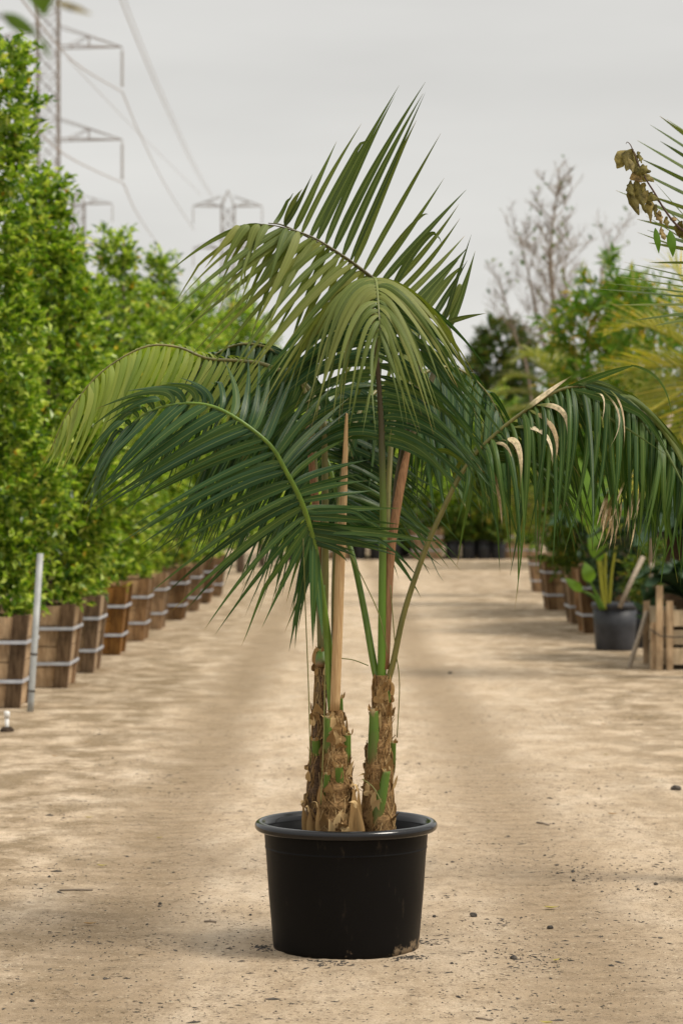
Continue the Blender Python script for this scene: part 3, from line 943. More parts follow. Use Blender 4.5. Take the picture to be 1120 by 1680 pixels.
# A': the same frond's other half, arching to the left
frond([(633, 1090, 20), (640, 920, 30), (650, 790, 40), (672, 690, 52), (690, 600, 66), (690, 540, 66)],
      [(690, 540, 66), (655, 492, 52), (600, 447, 35), (560, 418, 20), (510, 388, 5), (455, 371, -10), (418, 368, -20)],
      [[(0, (660, 600, 30), (640, 720, 10)), (.2, (610, 545, 20), (560, 690, -10)), (.38, (530, 500, 0), (440, 660, -50)), (.55, (485, 465, -30), (352, 650, -80)), (.7, (445, 440, -40), (305, 595, -80)),
        (.8, (405, 420, -40), (280, 555, -80)), (.9, (380, 390, -30), (276, 500, -60)), (1, (365, 366, -20), (288, 440, -50))],
       [(0, (690, 600, 90), (690, 700, 80)), (.3, (610, 500, 60), (600, 640, 60)), (.55, (530, 480, 30), (470, 600, 20)), (.8, (450, 400, -20), (395, 540, -60)), (1, (395, 372, -30), (350, 470, -60))]],
      26, 'leaf_olive', 'petiole_dark', 10, 12, 11.5, 0.5, 1.0, 10, 'frond arching to the upper left with long leaflets hanging over the tower',
      extra=[((425, 368, -25), (410, 372, -40), (398, 470, -50), 13), ((438, 368, -22), (428, 380, -40), (414, 420, -50), 13), ((408, 369, -25), (395, 372, -40), (358, 456, -50), 14),
             ((394, 371, -25), (385, 376, -40), (336, 440, -50), 13), ((470, 374, -15), (462, 390, -40), (440, 470, -60), 11), ((490, 380, -15), (480, 420, -50), (412, 545, -80), 14)])
# D + C: middle frond, upright then arching towards the camera
frond([(625, 1125, 0), (626, 1080, -3), (627, 950, -5), (628, 820, -8), (626, 730, -9)],
      [(626, 730, -9), (625, 690, -10), (619, 600, -16), (612, 520, -30), (609, 475, -60), (613, 456, -110), (618, 468, -165), (621, 510, -205), (624, 552, -230)],
      [[(0, (700, 735, -20), (785, 850, -70)), (.07, (715, 690, -20), (820, 830, -75)), (.27, (712, 605, -30), (825, 775, -70)), (.44, (705, 530, -45), (800, 690, -50)),
        (.56, (708, 480, -80), (795, 630, -85)), (.67, (695, 462, -130), (772, 612, -145)), (.78, (665, 470, -190), (738, 650, -215)), (.9, (648, 510, -230), (692, 690, -260)), (1, (632, 590, -255), (650, 725, -275))],
       [(0, (560, 690, 20), (480, 800, 30)), (.07, (545, 670, 0), (440, 780, 0)), (.27, (515, 590, -30), (385, 740, -60)), (.44, (505, 530, -50), (345, 720, -95)),
        (.56, (520, 475, -80), (425, 650, -115)), (.67, (540, 452, -130), (498, 655, -155)), (.78, (560, 462, -180), (522, 690, -215)), (.9, (588, 495, -225), (562, 705, -255)), (1, (613, 580, -250), (602, 715, -275))]],
      50, 'leaf_olive', 'petiole_tall', 15, 13, 11.2, 0.5, 0.95, 14, 'central frond arching towards the viewer with a pale green midrib', mat2='leaf_dark', split=0.52)
# E: left frond, light green
frond([(528, 1075, 10), (531, 900, 20), (530, 720, 40), (505, 635, 70), (440, 600, 88)],
      [(440, 600, 88), (395, 592, 95), (340, 588, 98), (290, 569, 92), (235, 570, 80), (165, 612, 62), (112, 678, 50), (84, 738, 48)],
      [[(0, (405, 650, 70), (350, 740, 55)), (.25, (330, 620, 60), (240, 735, 30)), (.45, (235, 620, 50), (150, 760, 20)), (.62, (190, 640, 40), (118, 775, 20)), (.8, (130, 690, 30), (92, 765, 20)), (1, (92, 740, 40), (76, 770, 40))],
       [(0, (400, 570, 140), (335, 650, 190)), (.3, (320, 545, 140), (230, 640, 190)), (.5, (240, 550, 130), (160, 680, 170)), (.75, (140, 625, 90), (90, 735, 120)), (1, (82, 750, 60), (72, 772, 70))]],
      46, 'leaf_light', 'petiole_olive', 10, 14, 9.0, 0.45, 1.0, 6, 'light green frond arching out to the far left')
# G: large dark frond in front on the left
frond([(548, 1150, -8), (538, 1050, -22), (522, 940, -58), (515, 892, -75)],
      [(515, 892, -75), (497, 830, -110), (470, 775, -132), (435, 722, -142), (350, 667, -134), (268, 667, -112), (212, 700, -95), (172, 758, -80)],
      [[(0, (517, 965, -72), (527, 1050, -64)), (.03, (498, 962, -84), (484, 1064, -74)), (.06, (470, 940, -95), (432, 1045, -85)), (.09, (438, 910, -115), (350, 1035, -105)), (.13, (415, 870, -130), (305, 1010, -130)),
        (.19, (395, 830, -145), (265, 950, -145)), (.27, (375, 790, -155), (222, 890, -152)), (.40, (335, 735, -155), (178, 848, -152)), (.55, (290, 705, -150), (160, 815, -145)), (.70, (235, 700, -140), (148, 805, -130)), (.85, (190, 720, -110), (140, 815, -105)), (1, (165, 770, -90), (146, 850, -88))],
       [(0, (545, 895, -70), (566, 925, -40)), (.06, (560, 870, -70), (690, 892, -30)), (.13, (545, 830, -85), (650, 830, -20)), (.22, (520, 770, -100), (600, 740, -20)), (.3, (490, 700, -110), (560, 640, -20)), (.40, (455, 670, -120), (470, 590, -40)),
        (.52, (390, 640, -125), (350, 590, -60)), (.62, (330, 625, -125), (250, 630, -80)), (.75, (250, 620, -115), (165, 705, -90)), (.88, (190, 670, -95), (142, 790, -85)), (1, (165, 770, -75), (140, 850, -72))]],
      40, 'leaf_dark', 'petiole', 14, 15, 12.2, 0.45, 1.45, 8, 'large dark green frond in front, spreading down to the left',
      extra=[((505, 868, -85), (600, 868, -70), (722, 890, -40), 14), ((512, 885, -78), (590, 895, -60), (690, 884, -20), 8)])
# H: dark frond behind, low
frond([(621, 1125, 6), (612, 1085, 16), (597, 1000, 40), (580, 920, 60), (560, 850, 90)],
      [(560, 850, 90), (540, 765, 120), (505, 705, 150), (450, 682, 170), (390, 700, 180), (335, 760, 185)],
      [[(0, (525, 900, 85), (500, 1010, 95)), (.3, (475, 810, 115), (425, 985, 110)), (.6, (425, 750, 145), (350, 930, 145)), (.8, (370, 760, 165), (300, 910, 160)), (1, (320, 810, 185), (280, 900, 185))],
       [(0, (630, 890, 100), (665, 965, 130)), (.15, (650, 830, 120), (742, 935, 160)), (.3, (640, 770, 140), (735, 890, 190)), (.5, (590, 690, 180), (700, 800, 220)), (.75, (470, 650, 210), (420, 760, 240)), (1, (330, 820, 205), (300, 900, 215))]],
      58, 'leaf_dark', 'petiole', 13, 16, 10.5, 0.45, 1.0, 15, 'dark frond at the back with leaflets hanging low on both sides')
# J: back frond leaning right from the middle stem
frond([(550, 1165, 25), (549, 950, 55), (560, 790, 100), (580, 700, 150)],
      [(580, 700, 150), (610, 648, 190), (655, 625, 240), (705, 640, 280), (740, 690, 300)],
      [[(0, (560, 760, 130), (530, 880, 110)), (.4, (640, 710, 200), (620, 830, 190)), (1, (735, 740, 290), (735, 820, 290))],
       [(0, (520, 640, 180), (450, 740, 190)), (.3, (560, 590, 240), (540, 700, 280)), (.6, (690, 600, 300), (720, 760, 330)), (1, (760, 720, 310), (765, 810, 320))]],
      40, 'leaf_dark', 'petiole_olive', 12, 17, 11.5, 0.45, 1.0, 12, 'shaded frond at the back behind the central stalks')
# M: dark frond filling the right behind the central one
frond([(628, 1112, 5), (634, 870, 50), (644, 700, 110), (662, 645, 140)],
      [(662, 645, 140), (695, 612, 165), (745, 603, 190), (795, 640, 205), (835, 712, 210)],
      [[(0, (690, 720, 120), (700, 850, 110)), (.35, (720, 700, 140), (760, 840, 130)), (.7, (780, 700, 170), (790, 850, 170)), (1, (845, 770, 200), (850, 860, 200))],
       [(0, (640, 590, 200), (640, 720, 240)), (.4, (730, 570, 240), (790, 700, 280)), (.7, (800, 630, 240), (840, 760, 260)), (1, (850, 770, 215), (860, 850, 215))]],
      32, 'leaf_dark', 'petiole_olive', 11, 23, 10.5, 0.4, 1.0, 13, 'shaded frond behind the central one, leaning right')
# L: bluish frond filling the left behind the front one
frond([(526, 1075, 14), (521, 900, 40), (515, 740, 70), (500, 640, 100)],
      [(500, 640, 100), (470, 592, 115), (425, 566, 125), (370, 572, 125), (310, 622, 115), (262, 690, 105)],
      [[(0, (470, 690, 80), (430, 830, 60)), (.3, (420, 650, 70), (340, 790, 40)), (.6, (350, 650, 70), (270, 790, 50)), (.85, (290, 690, 80), (225, 800, 70)), (1, (255, 720, 100), (215, 800, 90))],
       [(0, (470, 590, 160), (400, 690, 190)), (.3, (430, 540, 170), (340, 650, 200)), (.6, (360, 560, 170), (260, 690, 190)), (1, (245, 720, 120), (205, 790, 120))],
       [(0, (540, 640, 110), (560, 760, 90)), (.3, (520, 580, 120), (530, 720, 110)), (.6, (440, 560, 150), (430, 700, 190)), (1, (255, 720, 100), (225, 810, 90))]],
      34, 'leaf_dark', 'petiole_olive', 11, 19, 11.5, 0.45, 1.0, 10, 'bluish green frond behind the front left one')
# I: right frond with dry leaflets
frond([(631, 1130, -4), (644, 1090, -6), (664, 1000, -12), (701, 893, -18), (742, 803, -22), (764, 766, -22)],
      [(764, 766, -22), (795, 728, -22), (858, 676, -22), (930, 636, -20), (1005, 645, -12), (1080, 700, -2), (1150, 795, 5)],
      [[(0, (765, 790, -60), (737, 890, -60)), (.07, (795, 760, -70), (818, 900, -60)), (.15, (835, 735, -70), (850, 935, -65)), (.26, (880, 715, -75), (862, 940, -65)), (.43, (950, 695, -75), (935, 895, -65)), (.59, (1020, 715, -65), (1005, 905, -55)), (.78, (1095, 780, -55), (1075, 920, -45)), (1, (1160, 860, 0), (1150, 980, 0))],
       [(0, (720, 700, 40), (690, 800, 60)), (.1, (815, 700, 40), (850, 850, 70)), (.26, (900, 640, 10), (1030, 760, 0)), (.43, (985, 600, 10), (1118, 760, 0)), (.59, (1060, 640, 10), (1160, 830, 0)), (.78, (1130, 730, 10), (1190, 900, 0)), (1, (1170, 860, 10), (1180, 980, 10))],
       [(.2, (900, 720, -10), (935, 880, 10)), (.5, (1000, 720, 0), (1010, 900, 20)), (1, (1150, 880, 0), (1140, 960, 0))]],
      48, 'leaf_hang', 'petiole_olive', 11, 18, 10.0, 0.32, 1.0, 16, 'right hand frond arching out sideways with bleached dry leaflets',
      mat2='leaf_mid', mat_side=1, fold=0.5, ljit=0.16,
      extra=[((930, 637, -20), (1020, 602, -20), (1040, 600, -15), 10), ((1034, 599, -16), (1098, 610, -15), (1101, 690, -15), 4), ((960, 632, -20), (1050, 650, -30), (1135, 780, -30), 12), ((940, 640, -25), (1040, 660, -40), (1125, 730, -50), 13)],
      dead=[((818, 722, -30), (862, 700, -60), (853, 800, -75), 17), ((842, 700, -28), (912, 690, -60), (905, 765, -75), 13), ((868, 672, -26), (925, 690, -60), (910, 760, -75), 13), ((880, 664, -26), (945, 655, -55), (927, 742, -70), 13),
            ((806, 728, -30), (838, 716, -55), (842, 778, -65), 8), ((806, 760, -50), (822, 820, -60), (823, 870, -60), 8), ((860, 672, -30), (900, 640, -25), (938, 616, -22), 12), ((975, 645, -30), (1000, 640, -60), (985, 700, -70), 4),
            ((985, 640, -30), (1040, 680, -60), (995, 740, -60), 4), ((1000, 640, -30), (1030, 660, -50), (1022, 740, -60), 5)])
# low weather-bitten leaflet tips of that frond
def ragged_tips():
    rnd = random.Random(3)
    mb = MB()
    for i in range(26):
        u = rnd.uniform(985, 1050)
        v0 = rnd.uniform(790, 845)
        a = K(u, v0, rnd.uniform(-40, 10)); b = K(u - rnd.uniform(0, 22), v0 + rnd.uniform(50, 78), rnd.uniform(-40, 10))
        m = (a + b) / 2 + Vector((rnd.uniform(-.01, .02), 0, 0))
        leaflet(mb, a, m, b, rnd.uniform(2, 5) * PX, Vector((1, 0, 0)), rnd, 0.4, 0.8)
    o = mb.build('dry_frond_tip', M['leaf_dead'], PALM)
    o['label'] = 'brown ragged dry leaflet tips hanging at the right'
ragged_tips()

# stems -------------------------------------------------------------
def stem(name_mat, pts, radii, seed, n_fib):
    rnd = random.Random(seed)
    P = spline([K(*p) for p in pts], 40)
    rr = np.interp(np.linspace(0, 1, 41), np.linspace(0, 1, len(radii)), radii)
    mb = MB()
    mb.tube(P, [float(r) * PX * (1 + 0.07 * math.sin(i * 1.3 + seed) + rnd.uniform(-.03, .03)) for i, r in enumerate(rr)], 20)
    o = mb.build('stem', M[name_mat], PALM)
    fb = MB()
    for k in range(n_fib):
        s0 = rnd.uniform(0, 0.93)
        ln = rnd.uniform(0.06, 0.22)
        th = rnd.uniform(0, 6.28)
        tw = rnd.uniform(-2.4, 2.4)
        q = []
        lift = rnd.uniform(0.99, 1.05)
        for i in range(6):
            s = min(1, s0 + ln * i / 5)
            f = s * 40
            a = min(39, int(f))
            c = P[a].lerp(P[a + 1], f - a)
            r = float(np.interp(s, np.linspace(0, 1, len(radii)), radii)) * PX * (lift + 0.02)
            if i == 5 and rnd.random() < 0.12: r *= 1.12 + rnd.random() * 0.25
            t = th + tw * i / 5 * 0.5
            q.append(c + Vector((math.cos(t) * r, math.sin(t) * r, 0)))
        fb.tube(q, rnd.uniform(0.3, 0.8) * PX, 3, False)
    # torn sheath edges
    tb = fb
    for k in range(n_fib // 7):
        s = rnd.uniform(0.02, 0.96)
        a = min(39, int(s * 40))
        c = P[a]
        r = float(np.interp(s, np.linspace(0, 1, len(radii)), radii)) * PX
        th = rnd.uniform(0, 6.28)
        d = Vector((math.cos(th), math.sin(th), 0))
        b0 = c + d * r * 0.98
        ht = rnd.uniform(12, 34) * PX
        q = [b0, b0 + d * r * 0.12 + Vector((0, 0, ht * 0.5)), b0 + d * r * rnd.choice((0.02, 0.08, 0.15, 0.5)) + Vector((-d.y, d.x, 0)) * r * rnd.uniform(-.5, .5) + Vector((0, 0, ht * rnd.uniform(0.7, 1.2)))]
        leaflet(tb, q[0], q[1], q[2], rnd.uniform(9, 20) * PX, Vector((-d.y, d.x, 0)), rnd, 0.35, 0.3)
    fb.build('fibre_wrap', M['fibre'], o)
    return o

def stub(parent, a, b, wa, wb, cut=True, mat='leaf_base'):
    """green cut-off leaf base: bottom point a, top b, pixel widths"""
    pa, pb = K(a[0], a[1], a[2] + (18 if a[2] < 5 else -12)), K(b[0], b[1], b[2] + (4 if b[2] < 5 else -2))
    ax = (pb - pa)
    mb = MB()
    pts = [pa - ax * 0.06, pa + ax * 0.05, pa + ax * 0.25, pa + ax * 0.6, pa + ax * 0.92, pb]
    mb.tube(pts, [wa * .40 * PX, wa * .5 * PX, wa * .52 * PX, (wa * .25 + wb * .25) * PX, wb * .48 * PX, wb * .45 * PX], 12, True, 0.7)
    o = mb.build('leaf_base', M[mat], parent)
    rnd = random.Random(int(a[0] * 7 + a[1]))
    eb = MB()
    for k in range(5):      # pale frayed rim of the cut
        th = k * 1.26 + rnd.uniform(-.3, .3)
        d = Vector((math.cos(th), math.sin(th), 0))
        p = pb + d * wb * .42 * PX - Vector((0, 0, 3 * PX))
        leaflet(eb, p, p + d * 2 * PX + Vector((0, 0, 5 * PX)), p + d * rnd.uniform(2, 7) * PX + Vector((0, 0, rnd.uniform(4, 12) * PX)), 6 * PX, Vector((-d.y, d.x, 0)), rnd, 0.4, 0.8)
    eb.build('frayed_edge', M['fibre'], o)
    return o

sL = stem('bark_dark', [(516, 1372, 5), (519, 1270, 6), (525, 1150, 8), (527, 1066, 10)], [16, 13.5, 10.5, 8.5], 1, 260)
sM = stem('bark', [(549, 1372, -22), (551, 1260, -20), (550, 1165, -14)], [31, 21, 11], 2, 420)
sR = stem('bark', [(620, 1372, -10), (621, 1260, -6), (627, 1165, -2), (627, 1108, 0)], [29, 21, 14.5, 12], 3, 460)
sL['label'] = 'thin dark palm stem at the left of the clump'
sM['label'] = 'short stout fibrous palm stem in the middle of the clump'
sR['label'] = 'tall fibrous palm stem at the right of the clump'
for a, b, wa, wb in (((521, 1262, -12), (518, 1212, -12), 16, 14), ((527, 1092, 6), (527, 1066, 8), 19, 17)):
    stub(sL, a, b, wa, wb)
for a, b, wa, wb in (((543, 1246, -42), (537, 1174, -34), 20, 15), ((566, 1262, -34), (570, 1203, -32), 17, 12), ((556, 1298, -52), (556, 1256, -50), 15, 13), ((536, 1318, -46), (537, 1268, -46), 15, 11),
                     ((556, 1182, -16), (556, 1143, -16), 14, 13), ((545, 1300, 14), (548, 1225, 8), 18, 14)):
    stub(sM, a, b, wa, wb)
for a, b, wa, wb in (((613, 1258, -34), (613, 1163, -26), 20, 15), ((634, 1186, -18), (633, 1132, -16), 17, 14), ((641, 1268, -12), (645, 1216, -16), 13, 10), ((615, 1356, -48), (635, 1262, -36), 20, 13),
                     ((622, 1300, 24), (626, 1215, 18), 20, 14), ((601, 1290, -8), (604, 1228, -6), 8, 9)):
    stub(sR, a, b, wa, wb)

def dry_stalk(pts, widths, mat, label):
    P = spline([K(*p) for p in pts], 30)
    r = np.interp(np.linspace(0, 1, 31), np.linspace(0, 1, len(widths)), widths)
    mb = MB()
    mb.tube(P, [float(x) * PX * .5 for x in r], 10, True, 0.6)
    o = mb.build('dry_stalk', M[mat], PALM)
    o['label'] = label
    return o
dry_stalk([(549, 1166, -30), (553, 1060, -32), (558, 920, -34), (564, 800, -36), (568, 690, -36), (569, 678, -36)], [17, 17, 16.5, 12, 5, 1], 'sheath', 'tan dry pointed stalk in the middle of the palm')
dry_stalk([(632, 1098, -2), (639, 930, 2), (648, 850, 6), (660, 780, 12), (668, 742, 16), (672, 726, 18)], [13, 15, 15, 15, 10, 3], 'sheath_dark', 'brown dry stalk beside the tall green stalk')
dry_stalk([(530, 1060, 20), (524, 920, 22), (516, 810, 24), (506, 715, 28), (503, 690, 28)], [9, 12, 13, 9, 2], 'sheath_dark', 'purplish brown dry stalk behind the left frond')
dry_stalk([(543, 1165, -26), (537, 1070, -24), (530, 960, -26)], [11, 11, 8], 'petiole', 'bright green young stalk left of the tan one')
dry_stalk([(531, 1080, 2), (533, 960, 4), (533, 800, 8), (532, 690, 14)], [10, 13, 12, 9], 'petiole_olive', 'olive stalk rising from the thin left stem')

def dry_husks():
    rnd = random.Random(8)
    for (u0, v0, u1, v1, wpx, d) in ((578, 1372, 580, 1284, 17, -40), (587, 1372, 588, 1292, 13, -36), (594, 1372, 585, 1318, 12, -52), (523, 1374, 522, 1318, 11, -40), (503, 1372, 497, 1316, 11, -18), (511, 1372, 508, 1326, 14, -30), (597, 1345, 600, 1270, 11, -12)):
        mb = MB()
        a, b = K(u0, v0, d), K(u1, v1, d)
        leaflet(mb, a, (a + b) / 2, b, wpx * PX, Vector((1, 0.3, 0)), rnd, 0.5, 0.3)
        c = K(u1 - rnd.uniform(4, 14), v1 + rnd.uniform(-6, 6), d - 8)
        leaflet(mb, b - Vector((0, 0, 8 * PX)), b + Vector((0, 0, 7 * PX)), c, wpx * 0.7 * PX, Vector((0.3, 1, 0)), rnd, 0.5, 0.9)
        mb.build('dry_husk', M['fibre'], PALM)
dry_husks()
def strands():
    for pts in ([(497, 880, -90), (501, 1000, -80), (506, 1130, -60), (509, 1256, -40)], [(533, 1090, -30), (531, 1200, -40), (526, 1320, -50)], [(640, 960, -20), (648, 1060, -10), (655, 1120, -8), (651, 1210, -10)],
                [(559, 1080, -20), (580, 1083, -15), (604, 1092, -10)], [(594, 1278, -40), (612, 1292, -52), (626, 1318, -55)], [(572, 905, -20), (600, 960, -25), (622, 1010, -30), (636, 1072, -25)]):
        mb = MB()
        mb.tube(spline([K(*p) for p in pts], 16), 0.9 * PX, 4)
        mb.build('strand', M['strand'], PALM)
strands()

# ---------------------------------------------------------------- left edge hardware
def steel_pole():
    a, b = W(50.5, 1160, 17.55), W(66.5, 908, 17.55)
    rt = thing('steel_pole', 'thin galvanised steel pole leaning slightly at the corner of a planter box', 'pole', (a.x, a.y, 0))
    mb = MB()
    d = (b - a)
    mb.tube([a - d * 0.03, a + d * 0.05, b], 0.024, 14)
    mb.build('shaft', M['galv'], rt)
    mb = MB()
    for f in (0.10, 0.34):
        mb = MB()
        mb.tube([a + d * f, a + d * (f + 0.012)], 0.0275, 14)
        mb.build('tie', M['stone'], rt)
steel_pole()
def standpipe():
    p = W(12, 1196, 16.05)
    rt = thing('standpipe', 'short white plastic irrigation pipe sticking out of the dirt at the left edge', 'pipe', (p.x, p.y, 0))
    mb = MB()
    mb.tube([(p.x, p.y, -0.02), (p.x, p.y, 0.10)], 0.013, 14)
    mb.build('pipe', M['pvc'], rt)
    mb = MB()
    mb.lathe([(0.0135, 0.0), (0.019, 0.0), (0.019, 0.038), (0.015, 0.044), (0.004, 0.045)], 16, (p.x, p.y, 0.09))
    mb.build('cap', M['pvc'], rt)
    mb = MB()
    mb.lathe([(0.05, -0.01), (0.045, 0.015), (0.03, 0.03), (0.013, 0.032)], 14, (p.x, p.y, 0.0))
    mb.build('dirt_mound', M['soil'], rt)
standpipe()

# ---------------------------------------------------------------- transmission towers and cables
def lattice_tower(cx, cy, base_w, top_w, H, arms, apex, label, mat, leg=0.14, side_first=1, arm_len=(4.9, 4.9)):
    """arms: heights of the lower chords; arm_len: (left, right) reach from the body side"""
    rt = thing('transmission_tower', label, 'power pylon', (cx, cy, 0), 'lattice power towers behind the hedge')
    mb = MB()
    def hw(z): return (base_w + (top_w - base_w) * min(1.0, z / (H * 0.55))) / 2
    zs = []
    z = 0.0
    while z < H - 0.5:
        zs.append(z); z += max(1.6, hw(z) * 2.0)
    zs.append(H)
    for sx in (-1, 1):
        for sy in (-1, 1):
            for a, b in zip(zs, zs[1:]):
                mb.bar((cx + sx * hw(a), cy + sy * hw(a), a), (cx + sx * hw(b), cy + sy * hw(b), b), leg)
    for a, b in zip(zs, zs[1:]):
        h0, h1 = hw(a), hw(b)
        for (p, q, r_, s_) in (((-1,-1),(1,-1),(-1,-1),(1,-1)), ((-1,1),(1,1),(-1,1),(1,1)), ((-1,-1),(-1,1),(-1,-1),(-1,1)), ((1,-1),(1,1),(1,-1),(1,1))):
            A0 = Vector((cx + p[0] * h0, cy + p[1] * h0, a)); B0 = Vector((cx + q[0] * h0, cy + q[1] * h0, a))
            A1 = Vector((cx + r_[0] * h1, cy + r_[1] * h1, b)); B1 = Vector((cx + s_[0] * h1, cy + s_[1] * h1, b))
            mb.bar(A0, B1, leg * 0.42); mb.bar(B0, A1, leg * 0.42); mb.bar(A0, B0, leg * 0.4)
    for sx in (-1, 1):
        for sy in (-1, 1):
            mb.bar((cx + sx * hw(H), cy + sy * hw(H), H), (cx, cy, H + apex), leg * 0.7)
    mb.build('lattice_body', mat, rt)
    for za in arms:
        for sx, reach in ((-1, arm_len[0]), (1, arm_len[1])):
            h = hw(za)
            tip = Vector((cx + sx * (h + reach), cy, za))
            ab = MB()
            up = 1.55 if za + 1.6 < H + apex else apex
            for sy in (-1, 1):
                ab.bar((cx + sx * h, cy + sy * h, za), tip, leg * 0.72)
                ztop = min(za + up, H + apex)
                tx = cx + sx * h if za < H - 0.1 else cx
                ab.bar((tx, cy + sy * (h if za < H - 0.1 else 0.05), ztop), tip, leg * 0.5)
                m1 = Vector((cx + sx * h, cy + sy * h, za)).lerp(tip, 0.48)
                m2 = Vector((tx, cy + sy * h * 0.5, ztop)).lerp(tip, 0.48)
                ab.bar(m1, m2, leg * 0.45)
                ab.bar((cx + sx * (h + 0.15 * reach), cy + sy * h * .9, za), m2, leg * 0.4)
            arm = ab.build('cross_arm', mat, rt)
            ib = MB()
            n = 14
            prof = []
            for k in range(n):
                prof += [(0.06, -0.3 - k * 0.18), (0.14, -0.36 - k * 0.18), (0.06, -0.42 - k * 0.18)]
            prof += [(0.13, -0.3 - n * 0.18 - 0.1)]
            ib.lathe(prof, 8, (tip.x, tip.y, tip.z), True)
            ib.bar(tip, tip - Vector((0, 0, 0.32)), 0.06)
            ib.build('insulator', M['insul'], arm)
    return rt
def zof(v, Z): return CAMZ + (HV - v) / F * Z
p1 = W(79, 400, 180)
lattice_tower(p1.x, 180, 3.2, 1.55, zof(-120, 180), [zof(77, 180), zof(229, 180), zof(-75, 180)], 2.5, 'tall rusty lattice power tower cut off by the top left corner', M['tower'], 0.12, 1, (4.8, 4.75))
p2 = W(129, 400, 395)
lattice_tower(p2.x, 395, 5.0, 1.9, zof(333, 395), [zof(334, 395), zof(402, 395)], 2.4, 'distant lattice power tower just right of the tall rusty one', M['tower_grey'], 0.2, 1, (4.6, 4.6))
p3 = W(374, 400, 400)
lattice_tower(p3.x, 400, 5.0, 2.1, zof(337, 400), [zof(338, 400), zof(407, 400)], 2.5, 'distant small lattice power tower with flat arms left of the palm crown', M['tower_grey'], 0.2, 1, (4.7, 4.6))
def cable(pts, label, r=0.05, grp='power cables crossing the sky'):
    mb = MB()
    P = spline([W(*p) for p in pts], 40)
    mb.tube(P, r, 5)
    o = mb.build('power_line', M['wire'], None)
    tag(o, label, 'cable', grp)
cable([(150, -140, 95), (200, 5, 125), (262, 155, 190), (318, 275, 300), (346, 322, 400)], 'upper power cable running from the top edge down to the far tower', 0.032)
cable([(162, -140, 95), (208, 5, 125), (268, 155, 190), (323, 275, 300), (352, 326, 400)], 'power cable running parallel just right of the upper one', 0.022)
cable([(201, 151, 180), (232, 225, 240), (275, 310, 320), (319, 378, 400)], 'power cable from the upper insulator of the rusty tower to the far tower', 0.045)
cable([(203, 301, 180), (222, 345, 240), (243, 378, 320), (262, 404, 395)], 'power cable from the lower insulator of the rusty tower going away', 0.045)
cable([(30, -10, 110), (95, 75, 140), (140, 115, 160), (201, 151, 180)], 'sagging power cable reaching the upper insulator of the rusty tower', 0.045)
cable([(40, 190, 110), (95, 245, 140), (140, 272, 160), (203, 301, 180)], 'sagging power cable reaching the lower insulator of the rusty tower', 0.045)
cable([(110, 95, 200), (200, 190, 260), (260, 250, 330), (330, 320, 420)], 'faint thin power cable crossing between the two far towers', 0.03)

# ---------------------------------------------------------------- right row: boxes, pots, stakes, crate
GR = 'wooden planter boxes lining the right side of the lane'
for (ul, vb, tone, lab, sc) in ((872, 972, 0.1, 'farthest right row planter box beside the thin white post', 1.0), (893, 1002, 0.35, 'tapered planter box with two steel bands, middle of the right row', 1.12), (931, 1024, 0.15, 'dark planter box between the banded box and the pot with broad leaves', 1.1),
                            (951, 1040, 0.45, 'reddish planter box directly behind the grey pot with broad leaves', 1.1)):
    Z = F * CAMZ / (vb - HV)
    x = (ul - CU) / F * Z
    place_planter(x + 0.37 * sc, Z + 0.33 * sc, tone, lab, GR, False, sc)

def nursery_pot(u, vb, wpx, hpx, label, mat, group=None, Z=None):
    Z = Z or F * CAMZ / (vb - HV)
    p = W(u, vb, Z)
    s = Z / F
    r, h = wpx * s / 2, hpx * s
    rt = thing('nursery_pot', label, 'pot', (p.x, Z, 0), group)
    b = MB()
    b.lathe([(0.01, 0.012), (r * 0.78, 0.012), (r * 0.80, 0.0), (r * 0.815, 0.01), (r * 0.88, h * 0.5), (r * 0.93, h * 0.9), (r * 0.90, h * 0.9), (r * 0.86, h * 0.75)], 40, (p.x, Z, 0))
    b.build('body', mat, rt)
    b = MB()
    b.lathe([(r * 0.925, h * 0.88), (r * 0.99, h * 0.90), (r, h * 0.93), (r * 0.99, h * 0.985), (r * 0.96, h), (r * 0.92, h * 0.985), (r * 0.905, h * 0.9)], 40, (p.x, Z, 0))
    b.build('rim', mat, rt)
    b = MB()
    b.lathe([(r * 0.91, h * 0.9), (r * 0.5, h * 0.93), (0.001, h * 0.94)], 24, (p.x, Z, 0))
    b.build('soil', M['soil'], rt)
    return p, Z, s
nursery_pot(1008, 1066, 78, 77, 'dark grey plastic pot holding the broad leaved plant in the right row', M['pot_grey'])
nursery_pot(1062, 1064, 66, 68, 'dark pot half hidden behind the grey pot and the leaning stakes', M['pot_grey'], None, 25.6)

